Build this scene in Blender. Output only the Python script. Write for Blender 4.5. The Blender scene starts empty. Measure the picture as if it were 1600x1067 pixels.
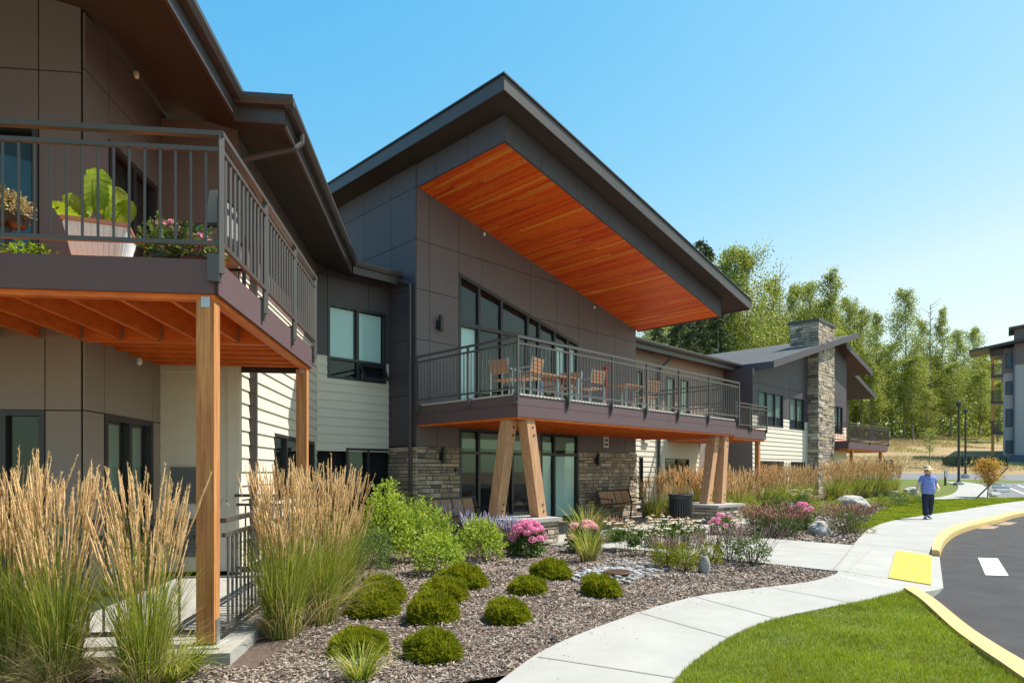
import bpy, bmesh, math, random
import numpy as np
from mathutils import Vector, Matrix, noise
from mathutils.geometry import delaunay_2d_cdt
rad = math.radians
random.seed(7); RNG = np.random.default_rng(7)
S = bpy.context.scene; COL = S.collection

# ---------------------------------------------------------------- camera, sky, sun, exposure
CAMH, FPX, HOR = 1.5, 1000.0, 735.0
cam = bpy.data.cameras.new('camera'); camo = bpy.data.objects.new('camera', cam); COL.objects.link(camo)
camo.location = (0, 0, CAMH); camo.rotation_euler = (rad(90), 0, 0)
cam.sensor_width = 36; cam.lens = 36 * FPX / 1600; cam.shift_y = (HOR - 533.5) / 1600
cam.clip_start = .05; cam.clip_end = 3000; S.camera = camo
SUN_AZ, SUN_EL = rad(7), rad(59)            # azimuth measured from +X towards +Y
w = bpy.data.worlds.new('World'); S.world = w; w.use_nodes = True
nt = w.node_tree; bg = nt.nodes['Background']
sky = nt.nodes.new('ShaderNodeTexSky'); sky.sky_type = 'NISHITA'; sky.sun_disc = False
sky.sun_elevation = SUN_EL; sky.sun_rotation = rad(90) - SUN_AZ
sky.altitude = 0; sky.air_density = 1.0; sky.dust_density = .35; sky.ozone_density = 2.6
sep = nt.nodes.new('ShaderNodeSeparateColor'); cmb = nt.nodes.new('ShaderNodeCombineColor'); nt.links.new(sky.outputs[0], sep.inputs[0])
for i_, (k_, g_) in enumerate(((2.7 / 2.34 ** 2.0, 2.0), (3.75 / 3.76 ** .80, .80), (4.3 / 6.02 ** .30, .30))):     # the camera's colour response, channel by channel
    pw_ = nt.nodes.new('ShaderNodeMath'); pw_.operation = 'POWER'; pw_.inputs[1].default_value = g_; nt.links.new(sep.outputs[i_], pw_.inputs[0])
    ml_ = nt.nodes.new('ShaderNodeMath'); ml_.operation = 'MULTIPLY'; ml_.inputs[1].default_value = k_; nt.links.new(pw_.outputs[0], ml_.inputs[0]); nt.links.new(ml_.outputs[0], cmb.inputs[i_])
    if i_ == 0: red_ = ml_
    if i_ == 1: grn_ = ml_
lim_ = nt.nodes.new('ShaderNodeMath'); lim_.operation = 'MULTIPLY'; lim_.inputs[1].default_value = .76; nt.links.new(grn_.outputs[0], lim_.inputs[0])
mn_ = nt.nodes.new('ShaderNodeMath'); mn_.operation = 'MINIMUM'; nt.links.new(red_.outputs[0], mn_.inputs[0]); nt.links.new(lim_.outputs[0], mn_.inputs[1]); nt.links.new(mn_.outputs[0], cmb.inputs[0])
nt.links.new(cmb.outputs[0], bg.inputs['Color']); bg.inputs['Strength'].default_value = .15
sl = bpy.data.lights.new('sun', 'SUN'); sl.energy = 4.9; sl.angle = rad(.5); sl.color = (1, .94, .84)
so = bpy.data.objects.new('sun', sl); COL.objects.link(so)
sd = Vector((math.cos(SUN_AZ) * math.cos(SUN_EL), math.sin(SUN_AZ) * math.cos(SUN_EL), math.sin(SUN_EL)))
so.rotation_euler = sd.to_track_quat('Z', 'Y').to_euler(); so.location = (20, 0, 30)
S.view_settings.view_transform = 'Standard'; S.view_settings.look = 'None'
S.view_settings.exposure = .74; S.view_settings.gamma = 1
S.render.engine = 'CYCLES'
try:
    S.cycles.max_bounces = 8; S.cycles.transparent_max_bounces = 12; S.cycles.caustics_reflective = False
except Exception: pass

# ---------------------------------------------------------------- materials
def mat(name, col, rough=.7, var=0, scale=4, stretch=(1, 1, 1), isl=0, col2=None, bump=0, bscale=30, trans=0, spec=.4, metal=0, detail=5, ramp=None):
    m = bpy.data.materials.new(name); m.use_nodes = True; n = m.node_tree; N = n.nodes; Lk = n.links
    b = N['Principled BSDF']; b.inputs['Roughness'].default_value = rough
    b.inputs['Specular IOR Level'].default_value = spec; b.inputs['Metallic'].default_value = metal
    col = tuple(col) + (1,); out = None
    tc = N.new('ShaderNodeTexCoord'); mp = N.new('ShaderNodeMapping'); mp.inputs['Scale'].default_value = stretch
    Lk.new(tc.outputs['Object'], mp.inputs['Vector'])
    c2 = tuple(col2) + (1,) if col2 else tuple(c * .55 for c in col[:3]) + (1,)
    if isl or ramp:
        g = N.new('ShaderNodeNewGeometry'); r = N.new('ShaderNodeValToRGB')
        e = r.color_ramp.elements
        if ramp:
            e[0].position = 0; e[0].color = tuple(ramp[0]) + (1,); e[1].position = 1; e[1].color = tuple(ramp[-1]) + (1,)
            for i, c in enumerate(ramp[1:-1]):
                x = e.new((i + 1) / (len(ramp) - 1)); x.color = tuple(c) + (1,)
        else:
            e[0].color = c2; e[1].color = col
        Lk.new(g.outputs['Random Per Island'], r.inputs['Fac']); out = r.outputs['Color']
    if var:
        nz = N.new('ShaderNodeTexNoise'); nz.inputs['Scale'].default_value = scale; nz.inputs['Detail'].default_value = detail
        nz.inputs['Roughness'].default_value = .65
        Lk.new(mp.outputs[0], nz.inputs['Vector'])
        mr = N.new('ShaderNodeMapRange'); mr.inputs['From Min'].default_value = .3; mr.inputs['From Max'].default_value = .7
        mr.inputs['To Min'].default_value = 0; mr.inputs['To Max'].default_value = 1
        Lk.new(nz.outputs['Fac'], mr.inputs['Value'])
        mx = N.new('ShaderNodeMix'); mx.data_type = 'RGBA'
        if out is not None:
            mx.blend_type = 'MULTIPLY'; Lk.new(out, mx.inputs[6]); mx.inputs[7].default_value = (1 - var, 1 - var, 1 - var, 1)
            Lk.new(mr.outputs[0], mx.inputs[0])
        else:
            mx.inputs[6].default_value = col; mx.inputs[7].default_value = c2
            mm = N.new('ShaderNodeMath'); mm.operation = 'MULTIPLY'; mm.inputs[1].default_value = var
            Lk.new(mr.outputs[0], mm.inputs[0]); Lk.new(mm.outputs[0], mx.inputs[0])
        out = mx.outputs[2]
    if out is not None: Lk.new(out, b.inputs['Base Color'])
    else: b.inputs['Base Color'].default_value = col
    if bump:
        bz = N.new('ShaderNodeTexNoise'); bz.inputs['Scale'].default_value = bscale; bz.inputs['Detail'].default_value = 6
        Lk.new(mp.outputs[0], bz.inputs['Vector']); bp = N.new('ShaderNodeBump'); bp.inputs['Strength'].default_value = bump
        bp.inputs['Distance'].default_value = .02
        Lk.new(bz.outputs['Fac'], bp.inputs['Height']); Lk.new(bp.outputs[0], b.inputs['Normal'])
    if trans:
        t = N.new('ShaderNodeBsdfTranslucent'); ms = N.new('ShaderNodeMixShader'); ms.inputs[0].default_value = trans
        if out is not None:
            hs = N.new('ShaderNodeHueSaturation'); hs.inputs['Value'].default_value = 1.5; hs.inputs['Hue'].default_value = .49
            Lk.new(out, hs.inputs['Color']); Lk.new(hs.outputs[0], t.inputs['Color'])
        else: t.inputs['Color'].default_value = col
        Lk.new(b.outputs[0], ms.inputs[1]); Lk.new(t.outputs[0], ms.inputs[2])
        Lk.new(ms.outputs[0], N['Material Output'].inputs['Surface'])
    return m
def glass_mat(name, tint, refl=1.0):
    m = bpy.data.materials.new(name); m.use_nodes = True; n = m.node_tree; N = n.nodes; Lk = n.links
    N.remove(N['Principled BSDF'])
    t = N.new('ShaderNodeBsdfTransparent'); t.inputs[0].default_value = tint + (1,)
    g = N.new('ShaderNodeBsdfGlossy'); g.inputs['Roughness'].default_value = .015
    lw = N.new('ShaderNodeLayerWeight'); lw.inputs['Blend'].default_value = .5; pw = N.new('ShaderNodeMath'); pw.operation = 'POWER'; pw.inputs[1].default_value = 3.2
    Lk.new(lw.outputs['Facing'], pw.inputs[0]); f = N.new('ShaderNodeMath'); f.operation = 'MULTIPLY_ADD'; f.inputs[1].default_value = .6; f.inputs[2].default_value = .025 * refl; Lk.new(pw.outputs[0], f.inputs[0])
    ms = N.new('ShaderNodeMixShader'); Lk.new(f.outputs[0], ms.inputs[0]); Lk.new(t.outputs[0], ms.inputs[1]); Lk.new(g.outputs[0], ms.inputs[2])
    Lk.new(ms.outputs[0], N['Material Output'].inputs['Surface']); return m
M = dict(
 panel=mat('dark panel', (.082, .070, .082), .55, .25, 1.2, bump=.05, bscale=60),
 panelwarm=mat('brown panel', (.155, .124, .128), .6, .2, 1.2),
 taupe=mat('taupe panel', (.29, .235, .20), .6, .15, 1.5),
 core=mat('dark interior', (.012, .012, .014), .9),
 siding=mat('cream lap siding', (.70, .64, .54), .6, .25, 2.5, stretch=(1, 1, 6), col2=(.58, .52, .43)),
 trim=mat('dark trim metal', (.06, .052, .052), .42, .2, 2, spec=.5),
 soffit=mat('brown soffit board', (.045, .031, .026), .7, .2, 1.5),
 roof=mat('asphalt shingle', (.11, .114, .12), .95, 1, 7, stretch=(1, 1, 3), col2=(.03, .032, .036), bump=.9, bscale=14, detail=6),
 fascia=mat('plum fascia board', (.115, .072, .080), .6, .35, 3, stretch=(1, 1, 5), col2=(.11, .07, .08), bump=.15, bscale=20),
 wood=mat('cedar ceiling board', (.5, .2, .06), .42, .3, 5, stretch=(3, 3, 3), ramp=[(.66, .055, .003), (.92, .125, .006), (.97, .18, .010), (.80, .08, .004), (.94, .15, .008), (.74, .07, .004), (.99, .34, .04)], bump=.1, bscale=40),
 timber=mat('fir timber', (.62, .30, .115), .65, 1, 3, stretch=(11, 11, .55), col2=(.30, .10, .03), bump=.45, bscale=7),
 joist=mat('fir joist', (.80, .19, .025), .6, .6, 2, stretch=(3, 3, 9), col2=(.38, .07, .01)),
 pale=mat('weathered glulam', (.66, .39, .215), .7, 1, 3, stretch=(10, 10, .5), col2=(.38, .19, .10), bump=.4, bscale=7),
 steel=mat('railing powder coat', (.075, .07, .068), .4, 0, spec=.5),
 galv=mat('galvanised steel', (.45, .47, .5), .35, .3, 12, metal=.7),
 stone=mat('ledge stone', (.4, .35, .3), .85, .45, 14, ramp=[(.16, .14, .13), (.50, .40, .29), (.28, .25, .23), (.70, .57, .42), (.38, .32, .27), (.58, .45, .31), (.72, .64, .54)], bump=.7, bscale=24),
 mortar=mat('mortar', (.07, .062, .055), .95),
 decking=mat('pale deck coating', (.62, .58, .52), .85, .3, 3),
 oldmark=mat('worn tan marking', (.34, .25, .17), .9, .6, 8),
 grate=mat('rusty iron', (.13, .07, .045), .85, .4, 20),
 cap=mat('stone cap', (.36, .35, .34), .8, .35, 8, bump=.3),
 conc=mat('concrete', (.375, .365, .34), .85, .9, 1.3, col2=(.29, .283, .262), bump=.12, bscale=90, detail=9),
 concgrey=mat('grey concrete', (.42, .41, .40), .9, .35, 6, bump=.3),
 joint=mat('concrete joint', (.26, .25, .235), .95),
 asphalt=mat('asphalt', (.062, .058, .059), .9, .9, 2.2, col2=(.033, .031, .032), bump=.6, bscale=140, detail=12),
 farroad=mat('worn asphalt', (.17, .17, .175), .9, .3, 8),
 yellow=mat('yellow kerb paint', (.62, .42, .14), .7, .9, 5, col2=(.46, .35, .19), detail=8),
 tactile=mat('yellow tactile panel', (.70, .46, .055), .6, .5, 6, col2=(.60, .43, .12)),
 white=mat('white paint', (.72, .71, .68), .7, .25, 14),
 ground=mat('dry meadow', (.36, .25, .13), .95, .9, .5, col2=(.20, .15, .07), bump=.4, bscale=5, detail=9),
 lawn=mat('lawn soil', (.12, .16, .018), .95, .6, 3, col2=(.05, .06, .015)),
 blade=mat('lawn blade', (.12, .22, .02), .6, .5, 1.1, ramp=[(.14, .22, .008), (.26, .35, .012), (.34, .41, .02), (.42, .42, .05)], trans=.35, spec=.2),
 mulch=mat('bark mulch', (.13, .095, .075), .95, .8, 16, col2=(.06, .04, .03), bump=.9, bscale=40),
 chip=mat('bark chip', (.3, .2, .15), .95, 0, ramp=[(.08, .055, .042), (.25, .19, .155), (.36, .30, .25), (.15, .11, .09), (.44, .39, .33), (.23, .14, .095)]),
 cobble=mat('river cobble', (.5, .5, .5), .7, .4, 20, ramp=[(.08, .09, .10), (.38, .38, .38), (.2, .21, .22), (.55, .55, .54)]),
 rock=mat('granite boulder', (.46, .44, .42), .85, .85, 3, col2=(.2, .17, .15), bump=.9, bscale=6, detail=10),
 black=mat('black powder coat', (.02, .02, .023), .4, spec=.5),
 slat=mat('teak slat', (.40, .22, .12), .55, .4, 5, stretch=(2, 2, 2), col2=(.38, .18, .08)),
 blind=mat('pale blind', (.84, .95, .92), .8),
 blind2=mat('warm blind', (.30, .33, .27), .8),
 frame=mat('window frame', (.028, .026, .03), .4, spec=.5),
 glass=glass_mat('window glass', (.88, .95, .95)),
 plume=mat('grass plume', (.62, .36, .14), .9, 0, ramp=[(.50, .32, .13), (.70, .49, .24), (.84, .65, .38), (.60, .40, .17)], trans=.25),
 reed=mat('reed blade', (.13, .17, .03), .6, 0, ramp=[(.08, .13, .012), (.19, .25, .022), (.32, .36, .045), (.50, .44, .15)], trans=.35, spec=.25),
 straw=mat('straw blade', (.4, .33, .14), .7, 0, ramp=[(.44, .33, .16), (.24, .22, .07), (.55, .43, .24)], trans=.3),
 mound=mat('heath foliage', (.1, .14, .015), .7, .45, 5, ramp=[(.10, .15, .006), (.22, .28, .010), (.34, .38, .016), (.40, .34, .03)], trans=.35, spec=.2),
 shrub=mat('bright shrub leaf', (.16, .24, .03), .5, 0, ramp=[(.10, .18, .015), (.22, .32, .025), (.32, .42, .04), (.42, .46, .08)], trans=.35, spec=.35),
 shrubd=mat('green shrub leaf', (.1, .16, .03), .5, 0, ramp=[(.05, .10, .02), (.09, .15, .03), (.14, .20, .05)], trans=.3, spec=.35),
 limeleaf=mat('lime leaf', (.3, .4, .03), .4, .5, 14, ramp=[(.20, .36, .015), (.32, .46, .03), (.16, .30, .02)], trans=.4, spec=.4),
 stem=mat('brown stem', (.12, .08, .05), .9),
 pink=mat('pink petal', (.7, .25, .4), .7, 0, ramp=[(.72, .16, .36), (.82, .32, .48), (.9, .48, .58), (.62, .12, .42)], trans=.2),
 palepink=mat('pale pink petal', (.7, .4, .4), .7, 0, ramp=[(.62, .25, .28), (.75, .45, .42), (.8, .55, .5)], trans=.2),
 whitep=mat('white petal', (.85, .83, .75), .7, 0, ramp=[(.85, .84, .78), (.8, .75, .6), (.88, .87, .8)], trans=.2),
 cone=mat('orange cone', (.45, .2, .03), .8),
 lav=mat('lavender spike', (.4, .36, .6), .8, 0, ramp=[(.38, .34, .55), (.52, .48, .66), (.36, .30, .45)]),
 rust=mat('rusty spike', (.35, .16, .11), .9, 0, ramp=[(.24, .12, .08), (.36, .19, .12), (.30, .17, .12)]),
 salvia=mat('faded violet spike', (.3, .18, .22), .9, 0, ramp=[(.26, .15, .10), (.27, .17, .19), (.36, .25, .18)]),
 treeleaf=mat('cottonwood leaf', (.1, .15, .03), .55, 0, ramp=[(.07, .12, .025), (.18, .24, .03), (.32, .36, .055), (.48, .47, .12)], trans=.35, spec=.3),
 treedark=mat('conifer needle', (.05, .07, .03), .7, 0, ramp=[(.03, .05, .022), (.06, .085, .035), (.10, .12, .045)], trans=.1, spec=.2),
 bark=mat('pale bark', (.30, .27, .24), .9, .6, 2, stretch=(3, 3, .6)),
 maple=mat('maple leaf', (.5, .3, .05), .6, 0, ramp=[(.24, .28, .04), (.48, .34, .05), (.60, .22, .05), (.35, .32, .05)], trans=.35),
 skin=mat('skin', (.72, .46, .36), .55), shirt=mat('blue shirt', (.20, .27, .62), .8, .2, 12),
 jeans=mat('dark trousers', (.018, .024, .045), .85), straw2=mat('straw hat', (.68, .50, .30), .8, .3, 30),
 shoe=mat('grey shoe', (.30, .32, .33), .7), hair=mat('grey brown hair', (.18, .13, .09), .8),
 eye=mat('dark eye', (.03, .02, .02), .3), lip=mat('lip', (.45, .16, .14), .5),
 planter=mat('pale planter', (.74, .86, .92), .7, .15, 10), terra=mat('brown rim', (.30, .13, .08), .7),
 bluepot=mat('blue glazed pot', (.03, .07, .12), .35), cushion=mat('grey cushion', (.22, .215, .22), .9),
 lampglass=mat('lamp lens', (.75, .74, .7), .3), farwall=mat('far grey cladding', (.36, .35, .37), .75, .1, 2),
 red=mat('red beacon', (.6, .05, .03), .4), green=mat('green metal', (.02, .06, .045), .5),
 greymetal=mat('grey grille', (.16, .16, .165), .5),
 )

# ---------------------------------------------------------------- mesh helpers
def worldloc(o):
    v = Vector((0, 0, 0))
    while o is not None: v += o.location; o = o.parent
    return v
def raw(name, verts, faces, m, parent=None, smooth=False, recalc=False, world=True):
    me = bpy.data.meshes.new(name)
    off = np.array(worldloc(parent)) if (parent is not None and world) else np.zeros(3)
    vs = np.asarray(verts, dtype=float).reshape(-1, 3) - off
    if isinstance(faces, np.ndarray):
        nf, k = faces.shape
        me.vertices.add(len(vs)); me.vertices.foreach_set('co', vs.astype(np.float32).ravel())
        me.loops.add(nf * k); me.loops.foreach_set('vertex_index', faces.astype(np.int32).ravel())
        me.polygons.add(nf); me.polygons.foreach_set('loop_start', np.arange(0, nf * k, k, dtype=np.int32))
        me.update(calc_edges=True)
    else: me.from_pydata(vs.tolist(), [], faces)
    if recalc:
        bm = bmesh.new(); bm.from_mesh(me); bmesh.ops.recalc_face_normals(bm, faces=bm.faces); bm.to_mesh(me); bm.free()
    if smooth: me.polygons.foreach_set('use_smooth', [True] * len(me.polygons))
    me.materials.append(m); me.update()
    o = bpy.data.objects.new(name, me); COL.objects.link(o); o.parent = parent
    return o
class MB:
    def __init__(s): s.v = []; s.f = []
    def add(s, vs, fs):
        n = len(s.v); s.v += [tuple(x) for x in vs]; s.f += [tuple(i + n for i in f) for f in fs]
    def hexa(s, p):   # p: 8 points, bottom 4 then top 4
        s.add(p, [(0, 3, 2, 1), (4, 5, 6, 7), (0, 1, 5, 4), (1, 2, 6, 5), (2, 3, 7, 6), (3, 0, 4, 7)])
    def box(s, x0, x1, y0, y1, z0, z1):
        s.hexa([(x0, y0, z0), (x1, y0, z0), (x1, y1, z0), (x0, y1, z0), (x0, y0, z1), (x1, y0, z1), (x1, y1, z1), (x0, y1, z1)])
    def prism(s, poly, off):
        n = len(poly); a = [Vector(p) for p in poly]; b = [p + Vector(off) for p in a]
        s.add(a + b, [tuple(range(n))[::-1], tuple(range(n, 2 * n))] + [(i, (i + 1) % n, n + (i + 1) % n, n + i) for i in range(n)])
    def bar(s, p, q, w, h=None, up=(0, 0, 1)):
        h = h or w; p = Vector(p); q = Vector(q); d = (q - p).normalized(); up = Vector(up)
        if abs(d.dot(up)) > .98: up = Vector((0.7071, 0.7071, 0)) if abs(d.z) > .98 else Vector((0, 0, 1))
        x = d.cross(up).normalized(); y = x.cross(d).normalized()
        c = [(-w / 2, -h / 2), (w / 2, -h / 2), (w / 2, h / 2), (-w / 2, h / 2)]
        s.hexa([p + x * a + y * b for a, b in c] + [q + x * a + y * b for a, b in c])
    def tube(s, pts, rs, n=8, cap=True):
        pts = [Vector(p) for p in pts]
        if not hasattr(rs, '__len__'): rs = [rs] * len(pts)
        base = len(s.v); ref = None
        for i, p in enumerate(pts):
            d = (pts[min(i + 1, len(pts) - 1)] - pts[max(i - 1, 0)]).normalized()
            if ref is None: ref = Vector((1, 0, 0)) if abs(d.x) < .9 else Vector((0, 1, 0))
            x = (ref - d * ref.dot(d)).normalized(); y = d.cross(x); ref = x
            for k in range(n):
                t = 2 * math.pi * k / n; s.v.append(tuple(p + (x * math.cos(t) + y * math.sin(t)) * rs[i]))
        for i in range(len(pts) - 1):
            for k in range(n):
                a = base + i * n + k; b = base + i * n + (k + 1) % n; s.f.append((a, b, b + n, a + n))
        if cap: s.f.append(tuple(base + k for k in range(n))[::-1]); s.f.append(tuple(base + (len(pts) - 1) * n + k for k in range(n)))
    def lathe(s, c, prof, n=20):   # prof: (r, z)
        s_b = len(s.v)
        for r, z in prof:
            for k in range(n):
                t = 2 * math.pi * k / n; s.v.append((c[0] + r * math.cos(t), c[1] + r * math.sin(t), c[2] + z))
        for i in range(len(prof) - 1):
            for k in range(n):
                a = s_b + i * n + k; b = s_b + i * n + (k + 1) % n; s.f.append((a, b, b + n, a + n))
        s.f.append(tuple(s_b + k for k in range(n))[::-1]); s.f.append(tuple(s_b + (len(prof) - 1) * n + k for k in range(n)))
    def build(s, name, m, parent=None, smooth=False, world=True):
        return raw(name, s.v, s.f, m if not isinstance(m, str) else M[m], parent, smooth, True, world)
def tag(o, label=None, cat=None, group=None, kind=None):
    if label: o['label'] = label
    if cat: o['category'] = cat
    if group: o['group'] = group
    if kind: o['kind'] = kind
    return o
def empty(name, loc, label=None, cat=None, group=None, rz=0):
    o = bpy.data.objects.new(name, None); COL.objects.link(o); o.location = loc; o.rotation_euler.z = rz
    o.empty_display_size = .2
    return tag(o, label, cat, group)
def kids(o): return [c for c in bpy.data.objects if c.parent == o]
def copy_tree(o, parent=None):
    c = o.copy(); COL.objects.link(c); c.parent = parent
    for ch in kids(o): copy_tree(ch, c)
    return c

# ---------------------------------------------------------------- terrain and viewing geometry
TP = [(-50, 0), (24, 0), (30, .2), (38, .66), (46, 1.1), (52, 1.5), (65, 3.0), (100, 6.8), (140, 8.0), (900, 8)]
def T(y):
    for (a, za), (b, zb) in zip(TP, TP[1:]):
        if y <= b: return za + (zb - za) * max(0, (y - a)) / (b - a)
    return 8
def gp(px, py, dz=0):      # ground point seen at photo position
    k = (HOR - py) / FPX; lo = 1.0; y = lo
    while y < 400:
        if CAMH + k * y <= T(y) + dz: break
        y += .02
    return Vector(((px - 800) / FPX * y, y, T(y) + dz))
class Face:                 # a vertical plane: tangent t, outward normal n
    def __init__(s, o, t, n): s.o = Vector(o); s.t = Vector(t); s.n = Vector(n)
    def P(s, a, z, d=0): p = s.o + s.t * a + s.n * d; return Vector((p.x, p.y, z))
    def s(f, px, d=0):
        r = (px - 800) / FPX; p = f.o + f.n * d
        return (r * p.y - p.x) / (f.t.x - r * f.t.y)
    def z(f, py, a, d=0): return CAMH + (HOR - py) / FPX * f.P(a, 0, d).y
def fbox(mb, F, s0, s1, z0, z1, d0, d1):
    mb.hexa([F.P(s0, z0, d0), F.P(s1, z0, d0), F.P(s1, z0, d1), F.P(s0, z0, d1), F.P(s0, z1, d0), F.P(s1, z1, d0), F.P(s1, z1, d1), F.P(s0, z1, d1)])
def fpoly(mb, F, pts, d0, d1):
    mb.prism([F.P(a, z, d0) for a, z in pts], Vector((F.n.x, F.n.y, 0)) * (d1 - d0))
def clip(poly, line):       # keep z <= m*s + c
    m_, c_ = line; out = []
    f = lambda p: m_ * p[0] + c_ - p[1]
    for i in range(len(poly)):
        p, q = poly[i], poly[(i + 1) % len(poly)]; a, b = f(p), f(q)
        if a >= 0: out.append(p)
        if (a >= 0) != (b >= 0):
            t = a / (a - b); out.append((p[0] + t * (q[0] - p[0]), p[1] + t * (q[1] - p[1])))
    return out
def subtract(r, holes):
    rs = [r]
    for h in holes:
        nx = []
        for (a, b, c, d) in rs:
            e, f, g, k = h
            if f <= a or e >= b or k <= c or g >= d: nx.append((a, b, c, d)); continue
            if e > a: nx.append((a, e, c, d))
            if f < b: nx.append((f, b, c, d))
            aa, bb = max(a, e), min(b, f)
            if g > c: nx.append((aa, bb, c, g))
            if k < d: nx.append((aa, bb, k, d))
        rs = nx
    return [x for x in rs if x[1] - x[0] > .005 and x[3] - x[2] > .005]
def panels(name, F, ss, zs, m, parent, holes=(), line=None, gap=.012, th=.02):
    mb = MB()
    for a, b in zip(ss, ss[1:]):
        for c, d in zip(zs, zs[1:]):
            for (p, q, r, t) in subtract((a + gap / 2, b - gap / 2, c + gap / 2, d - gap / 2), holes):
                poly = [(p, r), (q, r), (q, t), (p, t)]
                if line: poly = clip(poly, line)
                if len(poly) >= 3: fpoly(mb, F, poly, 0, th)
    return mb.build(name, m, parent)
def siding(name, F, s0, s1, z0, z1, m, parent, holes=(), e=.195):
    mb = MB(); z = z0
    while z < z1 - .01:
        t = min(z + e, z1)
        for (p, q, r, u) in subtract((s0, s1, z, t), holes):
            d0 = .025 - .021 * (r - z) / e; d1 = .025 - .021 * (u - z) / e
            mb.hexa([F.P(p, r, -.005), F.P(q, r, -.005), F.P(q, r, d0), F.P(p, r, d0), F.P(p, u, -.005), F.P(q, u, -.005), F.P(q, u, d1), F.P(p, u, d1)])
        z += e
    return mb.build(name, m, parent)
def stones(mb, F, s0, s1, z0, z1, holes=(), hmin=.06, hmax=.13, lmin=.12, lmax=.42, d=.05, rnd=random, zfun=None):
    z = z0
    while z < z1 - .02:
        h = rnd.uniform(hmin, hmax); t = min(z + h, z1)
        if z1 - t < .04: t = z1
        iv = subtract((s0, s1, z, t), holes)
        ivs = [(p, q) for (p, q, r, u) in iv if u - r > .7 * (t - z)]
        for p, q in ivs:
            a = p
            while a < q - .005:
                b = a + rnd.uniform(lmin, lmax)
                if q - b < .08: b = q
                g = .006; dd = d * rnd.uniform(.45, 1.0); sk = rnd.uniform(-.008, .008); j = rnd.uniform(-.004, .004)
                if zfun is None or zfun((a + b) / 2) > t:
                    p8 = [F.P(a + g, z + g, 0), F.P(b - g, z + g, 0), F.P(b - g - .004, z + g + .004, dd), F.P(a + g + .004, z + g + .004, dd + sk),
                          F.P(a + g, t - g, 0), F.P(b - g, t - g, 0), F.P(b - g - .004 + j, t - g - .004, dd + sk), F.P(a + g + .004, t - g - .004, dd)]
                    mb.hexa(p8)
                a = b
        z = t
def window(F, s0, s1, z0, z1, parent, mull=(), trans=(), blind=None, fw=.06, sill=True, bl=None, name='window', cells=None):
    """frame > glass, blind. mull: s positions, trans: z positions"""
    mb = MB()
    for a, b in ((s0, s0 + fw), (s1 - fw, s1)): fbox(mb, F, a, b, z0, z1, -.06, .032)
    for a, b in ((z0, z0 + fw), (z1 - fw, z1)): fbox(mb, F, s0 + fw, s1 - fw, a, b, -.06, .030)
    for x in mull: fbox(mb, F, x - fw / 2, x + fw / 2, z0 + fw, z1 - fw, -.058, .028)
    for t in trans:
        xs = [s0 + fw] + [q for x in mull for q in (x - fw / 2, x + fw / 2)] + [s1 - fw]
        for a, b in zip(xs[::2], xs[1::2]): fbox(mb, F, a, b, t - fw / 2, t + fw / 2, -.056, .026)
    o = mb.build(name, 'frame', parent)
    g = MB(); fbox(g, F, s0 + fw * .5, s1 - fw * .5, z0 + fw * .5, z1 - fw * .5, -.032, -.024); g.build('pane', 'glass', o)
    if blind:
        for (a, b, c, d, mm) in blind:
            q = MB(); fbox(q, F, a, b, c, d, -.10, -.09); q.build('blind', mm, o)
    return o
def corebox(mb, F, s0, s1, z0, z1, d0=-.35, d1=-.13): fbox(mb, F, s0, s1, z0, z1, d0, d1)

# ---------------------------------------------------------------- ground sheets
def inpoly(p, poly):
    x, y = p; c = False
    for i in range(len(poly)):
        a, b = poly[i], poly[i - 1]
        if (a[1] > y) != (b[1] > y) and x < (b[0] - a[0]) * (y - a[1]) / (b[1] - a[1]) + a[0]: c = not c
    return c
def sheet(name, poly, m, dz=0, step=.5, zf=None, skirt=0, parent=None, noisez=0):
    poly = [Vector((p[0], p[1])) for p in poly]
    dense = []
    for i, p in enumerate(poly):
        q = poly[(i + 1) % len(poly)]; k = max(1, int((q - p).length / step))
        dense += [p.lerp(q, j / k) for j in range(k)]
    nb = len(dense); xs = [p.x for p in poly]; ys = [p.y for p in poly]; pts = list(dense)
    x = min(xs) + step / 2
    while x < max(xs):
        y = min(ys) + step / 2
        while y < max(ys):
            if inpoly((x, y), poly): pts.append(Vector((x + random.uniform(-.1, .1) * step, y + random.uniform(-.1, .1) * step)))
            y += step
        x += step
    r = delaunay_2d_cdt(pts, [], [list(range(nb))], 1, 1e-4)
    zz = zf or (lambda a, b: T(b))
    vs = [(p.x, p.y, zz(p.x, p.y) + dz + (noise.noise(Vector((p.x * 1.3, p.y * 1.3, 3))) * noisez)) for p in r[0]]
    fs = [tuple(f) for f in r[2]]
    n = len(vs)
    if skirt:
        low = [(a, b, c - skirt) for a, b, c in vs]; vs = vs + low
        for e in r[1]:
            a, b = e
            if sum(1 for k in r[4][r[1].index(e)] if k >= 0): pass
        cnt = {}
        for f in fs[:]:
            for i in range(len(f)):
                k = (f[i], f[(i + 1) % len(f)]); cnt[tuple(sorted(k))] = cnt.get(tuple(sorted(k)), []) + [k]
        for k, l in cnt.items():
            if len(l) == 1: a, b = l[0]; fs.append((b, a, a + n, b + n))
    o = raw(name, vs, fs, M[m], parent)
    return o
def smooth_poly(pts, k=6):
    out = []; n = len(pts)
    for i in range(n - 1):
        p0, p1, p2, p3 = pts[max(i - 1, 0)], pts[i], pts[i + 1], pts[min(i + 2, n - 1)]
        for j in range(k):
            t = j / k; out.append(tuple(.5 * ((2 * p1[a]) + (-p0[a] + p2[a]) * t + (2 * p0[a] - 5 * p1[a] + 4 * p2[a] - p3[a]) * t * t + (-p0[a] + 3 * p1[a] - 3 * p2[a] + p3[a]) * t ** 3) for a in (0, 1)))
    out.append(tuple(pts[-1][:2])); return out
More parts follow.
